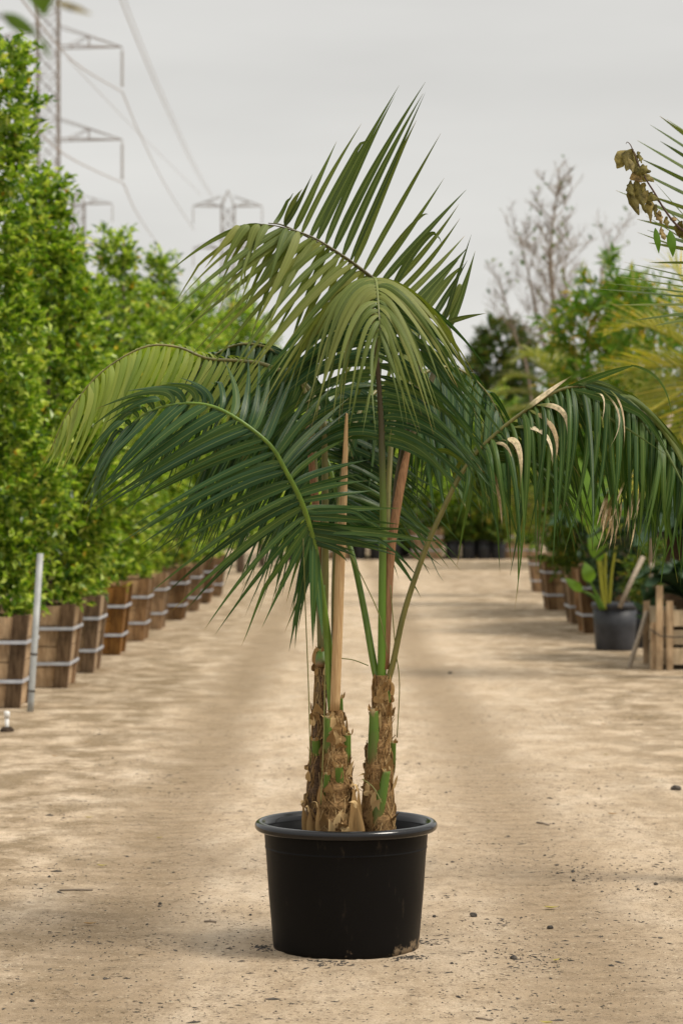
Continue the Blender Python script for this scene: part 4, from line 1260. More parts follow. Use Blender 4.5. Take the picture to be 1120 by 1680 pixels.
def broad_leaf(mb, p0, tip, width, rnd, bend=0.1, wd=None):
    d = tip - p0
    up = Vector((0, 0, 1))
    side = wd or d.cross(Vector((0, 1, 0)))
    side.normalize()
    n = 8
    pts = [p0 + d * (i / n) + Vector((0, -1, 0)) * bend * math.sin(i / n * 3.14) for i in range(n + 1)]
    prof = [0.12, 0.6, 0.9, 1.0, 0.98, 0.86, 0.62, 0.34, 0.03]
    mb.ribbon(pts, [width * q for q in prof], side, 0.25)
def bird_plant():
    Z = 24.95
    s = Z / F
    p = W(1000, 998, Z)
    rt = thing('broad_leaved_plant', 'broad leaved plant with yellow green stalks in the dark grey pot', 'plant', (p.x, p.y, 0.42))
    rnd = random.Random(11)
    for (u0, v0, um, vm, u1, v1, lt, lv, wpx, dz) in (
        (990, 1000, 980, 920, 962, 862, 948, 752, 52, 0.0), (994, 1000, 992, 930, 996, 860, 1002, 770, 46, 0.1), (986, 1000, 988, 940, 975, 885, 985, 790, 50, 0.15), (998, 1000, 1004, 930, 1018, 860, 1040, 790, 44, 0.1), (990, 1000, 975, 970, 968, 955, 958, 922, 22, -0.1), (985, 1000, 972, 978, 955, 970, 925, 948, 15, -0.1), (992, 1000, 985, 960, 982, 920, 972, 860, 30, -0.05)):
        mb = MB()
        a, m, b, t = W(u0, v0, Z + dz * .3), W(um, vm, Z + dz * .6), W(u1, v1, Z + dz), W(lt, lv, Z + dz * 1.5)
        mb.tube(spline([a, m, b], 10), [3.0 * s * (1 - 0.5 * i / 10) for i in range(11)], 6)
        st = mb.build('stalk', M['yellow_palm'] if wpx > 25 else M['broad'], rt)
        lb = MB()
        broad_leaf(lb, b, t, wpx * s, rnd, 0.06)
        lb.build('leaf', M['broad'], st)
bird_plant()
def small_plant():
    Z = 23.2
    s = Z / F
    p = W(1068, 1020, Z)
    rt = thing('leafy_plant', 'small dark leafy plant with a yellow tipped leaf beside the pale crate', 'plant', (p.x, p.y, p.z))
    rnd = random.Random(5)
    mb = MB()
    mb.tube([W(1072, 1045, Z), W(1068, 1010, Z), W(1064, 965, Z)], 1.8 * s, 6)
    mb.build('stem', M['petiole_olive'], rt)
    lb = MB()
    for (u0, v0, u1, v1, wd_) in ((1068, 1005, 1050, 955, 12), (1066, 1010, 1035, 985, 11), (1068, 1015, 1040, 1010, 10), (1070, 1008, 1064, 945, 12), (1070, 1012, 1098, 985, 11), (1068, 1000, 1078, 955, 10), (1070, 1018, 1062, 1040, 10), (1070, 1022, 1078, 1045, 9), (1064, 990, 1052, 1000, 10), (1072, 1000, 1090, 1010, 11)):
        broad_leaf(lb, W(u0, v0, Z + rnd.uniform(-.1, .1)), W(u1, v1, Z + rnd.uniform(-.25, .15)), wd_ * s, rnd, 0.03)
    lb.build('foliage', M['cycad'], rt)
    yb = MB()
    broad_leaf(yb, W(1076, 1000, Z - .1), W(1086, 965, Z - .15), 8 * s, rnd, 0.02)
    yb.build('yellow_leaf', M['yellow_leaf'], rt)
small_plant()
def stake(pts, rpx, label):
    Zm = pts[0][2]
    mb = MB()
    P = [W(*p) for p in pts]
    mb.tube(P, [rpx * Zm / F] * len(P), 9)
    o = mb.build('wooden_stake', M['stake'])
    tag(o, label, 'stake', 'wooden stakes leaning in the right row')
stake([(1016, 996, 24.8), (1034, 955, 24.9), (1054, 914, 25.0)], 4.0, 'pale wooden stake leaning out of the dark grey pot')
stake([(1030, 1098, 22.3), (1046, 1050, 22.7), (1060, 1005, 23.0)], 4.2, 'grey wooden stake propped on the ground in front of the pots')
stake([(1058, 985, 24.4), (1068, 952, 24.5), (1068, 925, 24.6)], 3.2, 'short upright wooden stake behind the small leafy plant')
stake([(1066, 985, 26.0), (1072, 800, 26.0), (1100, 680, 26.0)], 4.5, 'tall pale stake rising behind the drooping palm tips at the right')
def crate():
    Z = F * CAMZ / (1099 - HV)
    s = Z / F
    x0, x1 = (1081 - CU) * s, (1081 - CU) * s + 1.05
    H = 108 * s
    rt = thing('slatted_crate', 'pale wooden slatted crate at the right picture edge with a wire tie', 'crate', ((x0 + x1) / 2, Z + 0.45, 0))
    rnd = random.Random(2)
    for i in range(3):
        z = H * (0.12 + 0.29 * i) + 0.05
        for y, nm in ((Z + 0.03, 'slat'), (Z + 0.93, 'slat')):
            mb = MB().box(((x0 + x1) / 2 + 0.02, y, z), (x1 - x0 - 0.02, 0.02, H * 0.235 + rnd.uniform(-.01, .01)))
            o = mb.build(nm, M['wood_pale'], rt); o['tone'] = 0.0
        for x in (x0 + 0.03, x1 - 0.03):
            mb = MB().box((x, Z + 0.48, z), (0.02, 0.86, H * 0.235))
            o = mb.build('slat', M['wood_pale'], rt); o['tone'] = 0.0
    for x, y, hh in ((x0 + 0.0, Z, 1.28), (x0 + 0.09, Z - 0.012, 1.05), (x0 - 0.05, Z + 0.02, 0.72), (x1, Z, 1.0), (x0, Z + 0.95, 1.0), (x1, Z + 0.95, 1.0)):
        mb = MB().box((x, y, H * hh / 2), (0.058, 0.04, H * hh))
        o = mb.build('corner_post', M['wood'], rt); o['tone'] = 0.0
    mb = MB()
    mb.tube([(x0 - 0.09, Z - 0.02, H * 0.62), (x0 + 0.0, Z - 0.05, H * 0.52), (x0 + 0.12, Z - 0.05, H * 0.5), (x0 + 0.4, Z - 0.02, H * 0.52)], 0.006, 5)
    mb.build('wire_tie', M['stone'], rt)
    mb = MB()
    mb.box(((x0 + x1) / 2, Z + 0.48, H * 0.72), (x1 - x0 - 0.1, 0.8, 0.05))
    mb.build('soil', M['soil'], rt)
crate()
def post(u, v0, v1, Z, rpx, label):
    a, b = W(u, v1, Z), W(u, v0, Z)
    mb = MB().tube([a, a.lerp(b, .5), b], rpx * Z / F, 10)
    o = mb.build('white_post', M['pvc'])
    tag(o, label, 'post')
post(888, 932, 966, F * CAMZ / (966 - HV), 3.5, 'short white post on the ground at the far end of the right row')
post(929, 868, 1000, 36.0, 4.5, 'white upright post standing among the right row planter boxes')

# ---------------------------------------------------------------- feather-leaved background plants
def feather(mb, P, n, ll, lw, rnd, ang=55, droop=0.25, updir=None, vee=0.35, taper=True, r0=0.012):
    """a feather leaf along world path P, leaflets on both sides"""
    path = Path(spline(P, 24))
    mb.tube(path.p, [r0 * (1 - 0.85 * i / 24) for i in range(25)], 5)
    for sgn in (-1, 1):
        for i in range(n):
            s = 0.12 + 0.88 * (i + rnd.random() * 0.4) / n
            p0 = path.at(s); tg = path.tan(s)
            sd = tg.cross(Vector((0, 0, 1)))
            sd = sd.normalized() if sd.length > 0.05 else Vector((1, 0, 0))
            upv = sd.cross(tg).normalized()
            a = R(ang * (1.15 - 0.6 * s))
            d = tg * math.cos(a) + (sd * sgn * math.cos(vee) + upv * math.sin(vee)) * math.sin(a)
            L = ll * (math.sin(min(1, s * 0.85 + 0.2) * 3.0) * 0.75 + 0.3) * rnd.uniform(0.85, 1.1)
            p1 = p0 + d * L - Vector((0, 0, droop * L * rnd.uniform(0.6, 1.3)))
            pc = p0 + d * L * 0.5 + Vector((0, 0, droop * L * 0.18))
            pts = [p0 * (1 - q) ** 2 + pc * 2 * q * (1 - q) + p1 * q * q for q in (0, .2, .5, .8, 1)]
            mb.ribbon(pts, [lw * .5, lw, lw * .9, lw * .55, lw * .05], tg, 0.25)

def feather_plant(name, label, cat, base, trunk_h, fronds, mat, ll, lw, n, seed, trunk_r=0.12, group=None, ang=55, droop=0.25, tmat='trunk'):
    rnd = random.Random(seed)
    base = Vector(base)
    rt = thing(name, label, cat, base, group)
    top = base + Vector((0, 0, trunk_h))
    mb = MB()
    mb.tube([base, base.lerp(top, .5), top], [trunk_r * 1.15, trunk_r, trunk_r * 0.85], 12)
    mb.build('trunk', M[tmat], rt)
    for (dx, dy, dz, sag) in fronds:
        P = [top, top + Vector((dx * .35, dy * .35, dz * .55 + sag * .22)), top + Vector((dx * .7, dy * .7, dz * .9 + sag * .25)), top + Vector((dx, dy, dz))]
        fb = MB()
        feather(fb, P, n, ll, lw, rnd, ang, droop)
        fb.build('frond', mat, rt)
    return rt
# olive palm whose leaves fan out left of its crown, mid right
c = W(930, 668, 40)
rr = random.Random(21)
feather_plant('pale_feather_palm', 'pale olive feather palm with leaves arching left behind the right hand frond', 'palm', (c.x, 40, 0), c.z,
    [(-1.3, -.2, -.35, .9), (-1.15, .3, .35, .8), (-.9, -.5, .75, .6), (-1.2, -.6, -.75, .9), (-.25, .3, 1.15, .2), (.55, -.3, 1.0, .5), (1.2, .2, .3, .8), (1.2, -.4, -.4, .9), (.2, -1.1, .1, .7), (-.7, .7, .9, .5), (-1.5, .2, .0, .9), (-.7, -.9, -.6, .7)],
    M['far_palm'], 0.62, 0.035, 26, 21, 0.13)
# yellowing palm at the right edge
c = W(1165, 605, 21)
feather_plant('yellowing_palm', 'yellow green feather palm with stiff leaflets at the right picture edge', 'palm', (c.x, 21, 0), c.z,
    [(-.85, -.3, -.55, .35), (-.8, .4, .35, .3), (-.95, .1, -.1, .35), (.9, .2, .3, .5), (.8, -.3, .6, .4), (.2, .8, .5, .5), (-.4, .2, .9, .2), (-.7, -.5, -1.1, .5)],
    M['yellow_palm'], 0.66, 0.030, 20, 22, 0.12, None, 62, 0.12)
# palm whose leaflet tips reach in at the upper right, close to the lane
c = W(1225, 470, 9.6)
feather_plant('edge_palm', 'palm at the upper right edge with only stiff leaflet tips in view', 'palm', (c.x, 9.6, 0), c.z,
    [(-.04, -.1, .60, .02), (-.16, .1, .10, .08), (-.20, -.3, -.15, .2), (.5, .2, .5, .3), (.5, -.3, .1, .3), (.1, .5, .5, .3)],
    M['leaf_mid'], 0.54, 0.022, 8, 23, 0.07, None, 74, 0.02)
# cycads
def cycad(u, v, Z, n, L, label, seed, th=0.35, spread=(0, 6.28), mat='cycad', base_z=None):
    rnd = random.Random(seed)
    p = W(u, v, Z)
    if base_z is not None: th = p.z - base_z
    fr = []
    for i in range(n):
        a = spread[0] + (spread[1] - spread[0]) * (i + rnd.random() * .6) / n
        l = L * rnd.uniform(0.8, 1.1)
        fr.append((math.cos(a) * l, math.sin(a) * l * .8, rnd.uniform(-.25, .55) * L, 0.5 * L))
    feather_plant('cycad', label, 'cycad', (p.x, Z, p.z - th), th, fr, M[mat], 0.23, 0.021, 40, seed, 0.14, 'cycads in the right row', 68, 0.02, 'bark_dark')
cycad(985, 850, 28.4, 20, 0.85, 'dark cycad rosette above the right row boxes, left of the broad leaved plant', 31, base_z=0.62)
cycad(1112, 880, 23.6, 20, 1.0, 'large dark cycad with low leaves at the right edge above the crate', 32, base_z=0.0)
cycad(1130, 985, 22.4, 14, 0.5, 'small blue green cycad growing out of the slatted crate', 33)

# ---------------------------------------------------------------- shrubs and trees
def tree(name, label, cat, u, v_top, Z, prof, n_sh, n_lf, ll, mat, seed, z0, group=None, trunk_r=0.08, lump=0.25, sh=0.4, inner=0.3, lw=0.5, br=18, up=0.45, xy=None):
    p = W(u, HV, Z)
    zt = zof(v_top, Z)
    rt = thing(name, label, cat, (p.x, Z, 0), group)
    rnd = random.Random(seed)
    mb = MB()
    limbs(mb, (p.x, Z, 0), (p.x, Z, zt - (zt - z0) * 0.12), trunk_r, rnd, br, max(q for _, q in prof) * 0.75)
    mb.build('trunk', M['trunk'], rt)
    crown('crown', p.x, Z, z0, zt, prof, n_sh, n_lf, ll, lw, seed, mat, rt, lump, sh, inner, up)
    return rt
BALL = lambda r: [(0, r * .55), (.2, r * .9), (.5, r), (.75, r * .8), (.92, r * .45), (1, r * .12)]
# left row continues: broad crown behind the towers' feet
tree('leafy_tree', 'bushy bright green tree left of the palm below the far tower', 'tree', 345, 472, 47, BALL(1.0), 900, 12, 0.16, M['hedge'], 41, 0.6, None, 0.1)
tree('leafy_tree', 'bright green tree crown peeping out left of the palm fronds', 'tree', 395, 500, 54, BALL(0.8), 500, 12, 0.18, M['hedge'], 42, 0.8, None, 0.1)
GS = 'green shrubs closing the far end of the lane'
far = [(430, 640, 60, 1.3, 'hedge'), (475, 690, 66, 1.3, 'shrub'), (520, 660, 72, 1.5, 'hedge'), (575, 690, 70, 1.4, 'shrub'), (625, 648, 74, 1.5, 'hedge'), (672, 640, 80, 1.6, 'shrub'), (700, 745, 69, 0.9, 'hedge'), (735, 655, 82, 1.5, 'shrub'), (770, 735, 70, 1.0, 'shrub'), (800, 640, 78, 1.6, 'hedge'), (840, 700, 70, 1.1, 'shrub'), (870, 660, 76, 1.5, 'shrub'), (905, 690, 62, 1.2, 'hedge')]
flab = ['bright green far shrub just right of the last left row hedge', 'dull green far shrub behind the hanging dark leaflets', 'far green shrub behind the left palm stem', 'dull far shrub between the left stalks of the palm', 'tall bright far shrub behind the palm stalks', 'tall dull far shrub between the tall stalk and the brown stalk', 'low bright far shrub above the far pale box', 'tall far shrub right of the right leaning stalk', 'low dull far shrub above the row of black pots', 'tall bright far shrub behind the right frond base', 'low dull far shrub behind the far wooden tub', 'tall dull far shrub above the far wooden tub', 'bright far shrub behind the right row cycad']
for i, (u, vt, Z, r, mt) in enumerate(far):
    tree('far_shrub', flab[i], 'shrub', u, vt, Z, BALL(r), 420, 10, 0.2, M[mt], 60 + i, 0.35, GS, 0.08, 0.28, 0.45)
# right row greenery
tree('leafy_shrub', 'dark green shrub in the right row between cycad and broad leaved plant', 'shrub', 962, 835, 29.5, BALL(0.45), 220, 10, 0.09, M['shrub'], 81, 0.7, None, 0.03, 0.2, 0.2)
tree('leafy_shrub', 'mid green shrub mass at the right picture edge behind the drooping frond', 'shrub', 1085, 700, 30, BALL(0.8), 500, 10, 0.12, M['shrub'], 82, 0.5, None, 0.05, 0.3, 0.3)
tree('leafy_shrub', 'dull green shrub seen through the right hand drooping leaflets', 'shrub', 990, 690, 34, BALL(0.8), 450, 10, 0.13, M['shrub'], 83, 0.7, None, 0.05, 0.3, 0.3)
tree('dark_conifer', 'dark green dense tree with brownish tinge in the far right distance', 'tree', 823, 532, 88, [(0, 1.1), (.4, 1.15), (.75, 1.0), (.92, .65), (1, .15)], 900, 10, 0.26, M['conifer'], 84, 2.0, None, 0.14, 0.22, 0.5)
tree('leafy_shrub', 'dark leafy shrub low at the right edge under the cycad', 'shrub', 1095, 900, 26.5, BALL(0.4), 160, 10, 0.09, M['shrub'], 181, 0.25, None, 0.03, 0.25, 0.2)
tree('leafy_shrub', 'dark green shrub behind the leaning pale stake', 'shrub', 1030, 850, 27.5, BALL(0.42), 200, 10, 0.10, M['cycad'], 182, 0.25, None, 0.03, 0.25, 0.2)
tree('leafy_shrub', 'green shrub right of the pale feather palm, above the right row', 'shrub', 1040, 640, 33, BALL(0.7), 420, 10, 0.13, M['bamboo'], 183, 0.6, None, 0.04, 0.3, 0.25)
# tall leafy bamboo-like tree
bt = tree('bamboo_clump', 'tall airy bright green bamboo like clump with yellow canes at the right', 'bamboo', 1000, 425, 36, [(0, .25), (.3, .42), (.5, .62), (.7, .62), (.83, .36), (.93, .16), (1, .06)], 420, 9, 0.24, M['bamboo'], 85, 1.5, None, 0.02, 0.35, 0.35, 0.1, 0.24, 6, 0.2)
rnd = random.Random(9)
for k in range(9):
    mb = MB()
    b = W(960 + k * 10, 900, 36); b.z = 0
    t = W(935 + k * 15 + rnd.uniform(-12, 12), rnd.uniform(430, 560), 36 + rnd.uniform(-.5, .5))
    mb.tube(spline([b, b.lerp(t, .5) + Vector((rnd.uniform(-.1, .1), 0, .1)), t], 14), [0.022 * (1 - .7 * i / 14) for i in range(15)], 6)
    mb.build('cane', M['cane'], bt)
tree('bamboo_shrub', 'airy green foliage with orange brown leaves above the yellowing palm', 'bamboo', 1075, 470, 32, BALL(0.55), 320, 9, 0.15, M['bamboo'], 86, 2.4, None, 0.02, 0.35, 0.3, 0.1, 0.26, 6, 0.2)
tree('dry_bamboo', 'olive airy foliage at the right edge behind the yellowing palm', 'bamboo', 1115, 560, 29, BALL(0.6), 220, 9, 0.16, M['far_palm'], 87, 1.8, None, 0.02, 0.35, 0.3, 0.1, 0.2, 6, 0.1)
tree('leafy_tree', 'yellow green tree behind the pale feather palm', 'tree', 880, 690, 58, BALL(1.0), 300, 10, 0.19, M['far_palm'], 88, 0.8, None, 0.08, 0.35, 0.4)

# bare twiggy tree
def bare_tree():
    Z = 50
    base = W(915, HV, Z); base.z = 0
    rt = thing('bare_tree', 'nearly leafless twiggy tree against the grey sky at the right', 'tree', base)
    rnd = random.Random(77)
    mb = MB(); tb = MB()
    tips = []
    def fan(p, d, L, r, lev):
        n = 3
        q = [p]
        for i in range(n):
            d = (d + Vector((rnd.uniform(-.2, .2), rnd.uniform(-.2, .2), 0.06))).normalized()
            q.append(q[-1] + d * L / n)
        tb.tube(q, [r * (1 - .6 * i / n) for i in range(n + 1)], 3, False)
        if lev == 0:
            tips.append((q[-1], d)); return
        for j in range((0, 4, 6)[lev]):
            f = rnd.uniform(0.2, 1.0)
            i = min(n - 1, int(f * n))
            b = q[i].lerp(q[i + 1], f * n - i)
            a = rnd.uniform(0, 6.28)
            out = Vector((math.cos(a), math.sin(a), rnd.uniform(-.1, .9))).normalized()
            fan(b, (d * 0.7 + out * 0.8).normalized(), L * rnd.uniform(0.35, 0.6), r * 0.55, lev - 1)
    def leader(pts, r0, nb, l0, l1, f0):
        P = spline(pts, 24)
        mb.tube(P, [r0 * (1 - .85 * i / 24) for i in range(25)], 7)
        for k in range(nb):
            f = f0 + (1 - f0) * (k + rnd.random()) / nb
            i = min(23, int(f * 24))
            p = P[i].lerp(P[i + 1], f * 24 - i)
            a = rnd.uniform(0, 6.28)
            d = Vector((math.cos(a), math.sin(a), rnd.uniform(.5, 1.3))).normalized()
            fan(p, d, (l0 + (l1 - l0) * f) * rnd.uniform(.7, 1.2), r0 * 0.2, 2)
    w_ = lambda u, v, dz=0: W(u, v, Z + dz)
    g = lambda u: Vector((w_(u, 830).x, Z, 0))
    leader([g(915), w_(918, 640), w_(908, 520), w_(903, 400), w_(918, 292)], 0.085, 38, 1.5, 0.4, 0.3)
    leader([g(912), w_(900, 620, .3), w_(880, 520, .4), w_(862, 430, .5), w_(845, 372, .5)], 0.05, 16, 1.0, .45, 0.4)
    leader([g(918), w_(930, 630, -.3), w_(935, 540, -.4), w_(925, 450, -.5), w_(940, 390, -.5)], 0.05, 14, 1.0, .45, 0.4)
    leader([g(905), w_(868, 630, .5), w_(848, 560, .6), w_(830, 500, .6), w_(820, 460, .6)], 0.04, 14, .9, .45, 0.4)
    leader([g(925), w_(960, 620, .5), w_(978, 520, .6), w_(990, 430, .6), w_(1024, 365, .6)], 0.045, 13, .8, .4, 0.45)
    mb.build('trunk', M['twig'], rt)
    tb.build('twigs', M['twig'], rt)
    rng = np.random.default_rng(7)
    sel = [t for t in tips if rnd.random() < 0.03]
    P = np.array([t[0] for t in sel]); D = np.array([t[1] for t in sel]) + rng.normal(0, .5, (len(sel), 3))
    V, T = leaves_np(P, D, np.full(len(sel), .16), np.full(len(sel), .07), rng)
    np_mesh('leaves', V, T, M['shrub'], rt)
bare_tree()

# ---------------------------------------------------------------- far end of the lane
GP = 'black pots in a row at the far end of the lane'
for i, (u, lab) in enumerate(((588, 'far black pot seen between the left stalks of the palm'), (618, 'far black pot behind the tall green stalk'), (648, 'far black pot right of the brown stalk'), (742, 'leftmost far black pot of the group beside the wooden tub'), (768, 'second far black pot from the left beside the wooden tub'), (794, 'third far black pot from the left beside the wooden tub'), (817, 'far black pot touching the wooden tub'))):
    nursery_pot(u, 917.5, 27, 31, lab, M['pot_far'], GP)
    Z = F * CAMZ / (917.5 - HV)
    tree('potted_shrub', 'dark rounded shrub growing in the ' + lab.replace('far black pot', 'far pot').replace('leftmost far pot', 'leftmost pot'), 'shrub', u, 838 - (i % 3) * 8, Z, BALL(.34), 110, 8, 0.16, M['shrub'], 140 + i, 0.55, 'shrubs in the far black pots', 0.02, 0.2, 0.25)
def tub(u0, u1, v0, v1, label):
    Z = F * CAMZ / (v1 - HV)
    s = Z / F
    wid, h = (u1 - u0) * s, (v1 - v0) * s
    o = copy_tree(proto)
    x = ((u0 + u1) / 2 - CU) * s
    o.location = (x, Z + wid / 2, 0)
    o.scale = (wid / .79, wid / .79, h / .69)
    o['label'] = label; o['group'] = 'wooden boxes at the far end of the lane'
    set_tone(o, 0.12)
    return o
tub(822, 880, 866, 917, 'pale wooden tub at the far end of the lane right of the black pots')
tub(672, 728, 866, 918, 'pale wooden tub at the far end behind the right leaning stalk')
tub(536, 580, 868, 918, 'pale wooden tub at the far end behind the tan stalk')

def vehicle():
    Z = 72.0
    c = W(712, 900, Z)
    rt = thing('parked_van', 'pale vehicle roof and windows glimpsed among the far shrubs', 'van', (c.x, Z, 0))
    # side profile, nose to the right
    prof = [(-1.5, .35), (-1.5, 1.2), (-1.42, 1.95), (-1.2, 2.1), (.55, 2.1), (.75, 2.02), (1.25, 1.3), (1.95, 1.1), (2.05, .95), (2.05, .35)]
    mb = MB()
    vs = []
    for sy, inset in ((-0.85, 0.0), (0.85, 0.0)):
        vs += [Vector((c.x + x, Z + sy * (0.9 if z > 1.25 else 1.0), z)) for x, z in prof]
    n = len(prof)
    fs = [tuple(range(n)), tuple(range(2 * n - 1, n - 1, -1))] + [(i, n + i, n + (i + 1) % n, (i + 1) % n) for i in range(n)]
    mb.add(vs, fs, smooth=False)
    mb.build('body', M['van_paint'], rt)
    for x0, x1 in ((-1.25, -.45), (-.35, .45)):
        g = MB().box((c.x + (x0 + x1) / 2, Z - 0.768, 1.65), (x1 - x0, 0.01, .5)); g.build('window', M['van_glass'], rt)
    for x in (-.95, 1.35):
        for y in (-.8, .8):
            wb = MB().tube([(c.x + x, Z + y - .1, .33), (c.x + x, Z + y + .1, .33)], .33, 20); wb.build('wheel', M['rubber'], rt)
vehicle()

# ---------------------------------------------------------------- vine with dried leaves at the upper right
def vine():
    d0 = 20
    rt = thing('dried_vine', 'vine shoot with curled brown leaves and one green leaf at the upper right', 'vine', K(1118, 382, d0))
    rnd = random.Random(19)
    P = spline([K(1150, 400, d0), K(1112, 372, d0), K(1090, 345, d0), K(1072, 315, d0 - 4), K(1060, 296, d0 - 4), K(1046, 268, d0), K(1038, 248, d0), K(1033, 237, d0), K(1028, 233, d0), K(1026, 236, d0)], 40)
    mb = MB().tube(P, [2.2 * PX * (1 - .8 * i / 40) for i in range(41)], 6)
    mb.build('stem', M['vine_stem'], rt)
    lb = MB()
    def curled(a, b, wpx, curl, dz=0):
        wpx = wpx * 1.45
        pa, pb = K(a[0], a[1], d0 + rnd.uniform(-8, 8)), K(b[0], b[1], d0 + dz + rnd.uniform(-12, 12))
        n = 8
        ax = (pb - pa)
        t = ax.normalized()
        sd = t.cross(VIEW).normalized()
        fw = Vector((0, -1, 0))
        vs, uvs, fs = [], [], []
        prof = [.15, .6, .85, 1, .95, .8, .6, .35, .05]
        m = 6
        for i in range(n + 1):
            c_ = pa + ax * (i / n) + sd * (math.sin(i / n * 5 + curl * 3) * wpx * .12 * PX)
            for k in range(m + 1):
                x = (k / m - .5)
                ang = x * curl * 2.2
                rr = wpx * PX / max(.3, curl * 2.2)
                jit = rnd.uniform(-1.0, 1.0) * PX * (2 if k in (0, m) else 1)
                vs.append(c_ + sd * (math.sin(ang) * rr * prof[i] + jit) + fw * ((math.cos(ang) - 1) * rr * prof[i] + jit))
                uvs.append((k / m, i / n))
        for i in range(n):
            for k in range(m):
                fs.append((i * (m + 1) + k, i * (m + 1) + k + 1, (i + 1) * (m + 1) + k + 1, (i + 1) * (m + 1) + k))
        lb.add(vs, fs, uvs)
    for a, b, wd_, cu in (((1034, 246), (1011, 276), 22, .5), ((1036, 244), (1024, 280), 15, .9), ((1036, 245), (1040, 286), 12, 1.3), ((1030, 252), (1036, 284), 10, 1.2), ((1040, 248), (1043, 270), 9, 1.3), ((1047, 248), (1050, 268), 8, 1.3),
                     ((1042, 268), (1052, 292), 14, 1.0), ((1050, 272), (1064, 285), 16, .9), ((1055, 282), (1070, 300), 14, 1.0), ((1040, 280), (1050, 300), 14, .9), ((1032, 296), (1046, 353), 13, .8), ((1042, 292), (1058, 350), 12, .9), ((1032, 300), (1036, 322), 11, .7),
                     ((1058, 300), (1048, 322), 10, 1.1), ((1062, 312), (1052, 335), 11, 1.0), ((1064, 316), (1078, 330), 13, .8), ((1054, 318), (1066, 338), 11, 1.0), ((1068, 318), (1066, 365), 10, .8), ((1076, 335), (1072, 356), 7, 1.2), ((1080, 345), (1084, 368), 10, .9), ((1092, 355), (1094, 375), 7, 1.1), ((1102, 356), (1107, 363), 9, 1.2), ((1082, 352), (1076, 358), 8, .9), ((1084, 372), (1088, 394), 8, 1.1), ((1118, 362), (1112, 390), 12, .9), ((1120, 370), (1126, 398), 12, 1)):
        curled(a, b, wd_, cu)
    lb.build('dry_leaves', M['dry_leaf'], rt)
    for a, b, wd_, bend in (((1074, 374), (1080, 416), 11, .01), ((1098, 378), (1103, 422), 15, .012)):
        g = MB()
        broad_leaf(g, K(*a, d0), K(*b, d0), wd_ * PX, rnd, bend)
        g.build('green_leaf', M['vine_green'], rt)
vine()

# ---------------------------------------------------------------- twig very close to the lens, top left
def near_twig():
    Z = 3.0
    s = Z / F
    a = W(-60, 10, Z)
    rt = thing('overhanging_twig', 'out of focus green twig hanging in at the top left corner', 'twig', a)
    mb = MB().tube(spline([W(-60, 5, Z), W(-10, 22, Z), W(30, 40, Z), W(62, 58, Z)], 12), [2.2 * s] * 13, 6)
    mb.build('stem', M['vine_stem'], rt)
    rnd = random.Random(2)
    for (u0, v0, u1, v1, wd_, mt) in ((60, -70, 74, 28, 58, 'blur_leaf'), (4, 22, 64, 60, 24, 'blur_leaf'), (88, 2, 152, 24, 12, 'dry_leaf'), (66, 60, 84, 98, 9, 'shrub')):
        g = MB()
        broad_leaf(g, W(u0, v0, Z), W(u1, v1, Z), wd_ * s, rnd, 0.004)
        g.build('leaf', M[mt], rt)
near_twig()

# ---------------------------------------------------------------- litter on the ground
def G(u, v):
    Z = F * CAMZ / (v - HV)
    p = W(u, v, Z)
    return Vector((p.x, Z, gz(p.x, Z)))
def stone(u, v, wpx, label, seed, mat='stone'):
    p = G(u, v)
    s = p.y / F * wpx / 2
    rnd = random.Random(seed)
    import bmesh
    bm = bmesh.new()
    bmesh.ops.create_icosphere(bm, subdivisions=2, radius=1)
    for vtx in bm.verts:
        k = 1 + 0.35 * mnoise.noise(vtx.co * 1.4 + Vector((seed, 0, 0)))
        vtx.co = Vector((vtx.co.x * k * s, vtx.co.y * k * s * 0.8, vtx.co.z * k * s * 0.62))
    me = bpy.data.meshes.new('stone')
    bm.to_mesh(me); bm.free()
    me.materials.append(M[mat])
    o = bpy.data.objects.new('stone', me)
    C.objects.link(o)
    o.location = p + Vector((0, 0, s * 0.35))
    o.rotation_euler = (0, 0, rnd.uniform(0, 6))
    tag(o, label, 'stone')
for i, (u, v, wpx, lab) in enumerate(((776, 1503, 14, 'largest dark stone right of the pot'), (842, 1570, 13, 'dark lump of dirt low right of the pot'), (1108, 1297, 18, 'dark brown lump at the right edge of the lane'), (263, 1480, 8, 'small dark stone left of the pot'), (411, 1502, 6, 'tiny black stone just left of the pot'), (902, 1518, 12, 'flat dark stone right of the pot group of stones'), (712, 1505, 8, 'small dark stone close to the right side of the pot'),
                          (940, 1443, 7, 'small black stone in the right foreground lane'), (1075, 1453, 9, 'flat dark stone in the right foreground near the edge'), (738, 1105, 8, 'little white pebble glimpsed right of the propped stake'))):
    stone(u, v, wpx, lab, i)
def fallen(u, v, Lpx, ang, mat, label, seed):
    p = G(u, v)
    s = p.y / F
    L = Lpx * s
    rnd = random.Random(seed)
    mb = MB()
    d = Vector((math.cos(ang), math.sin(ang) * 1.0, 0))
    sd = Vector((-d.y, d.x, 0))
    n = 6
    prof = [.1, .7, 1, .95, .7, .35, .05]
    pts = [p + d * L * (i / n - .5) + Vector((0, 0, 0.006 + 0.02 * L / .06 * abs(i / n - .5) ** 1.5)) for i in range(n + 1)]
    mb.ribbon(pts, [L * .45 * q for q in prof], sd, -0.35)
    o = mb.build('fallen_leaf', M[mat])
    tag(o, label, 'leaf', 'fallen leaves lying on the lane')
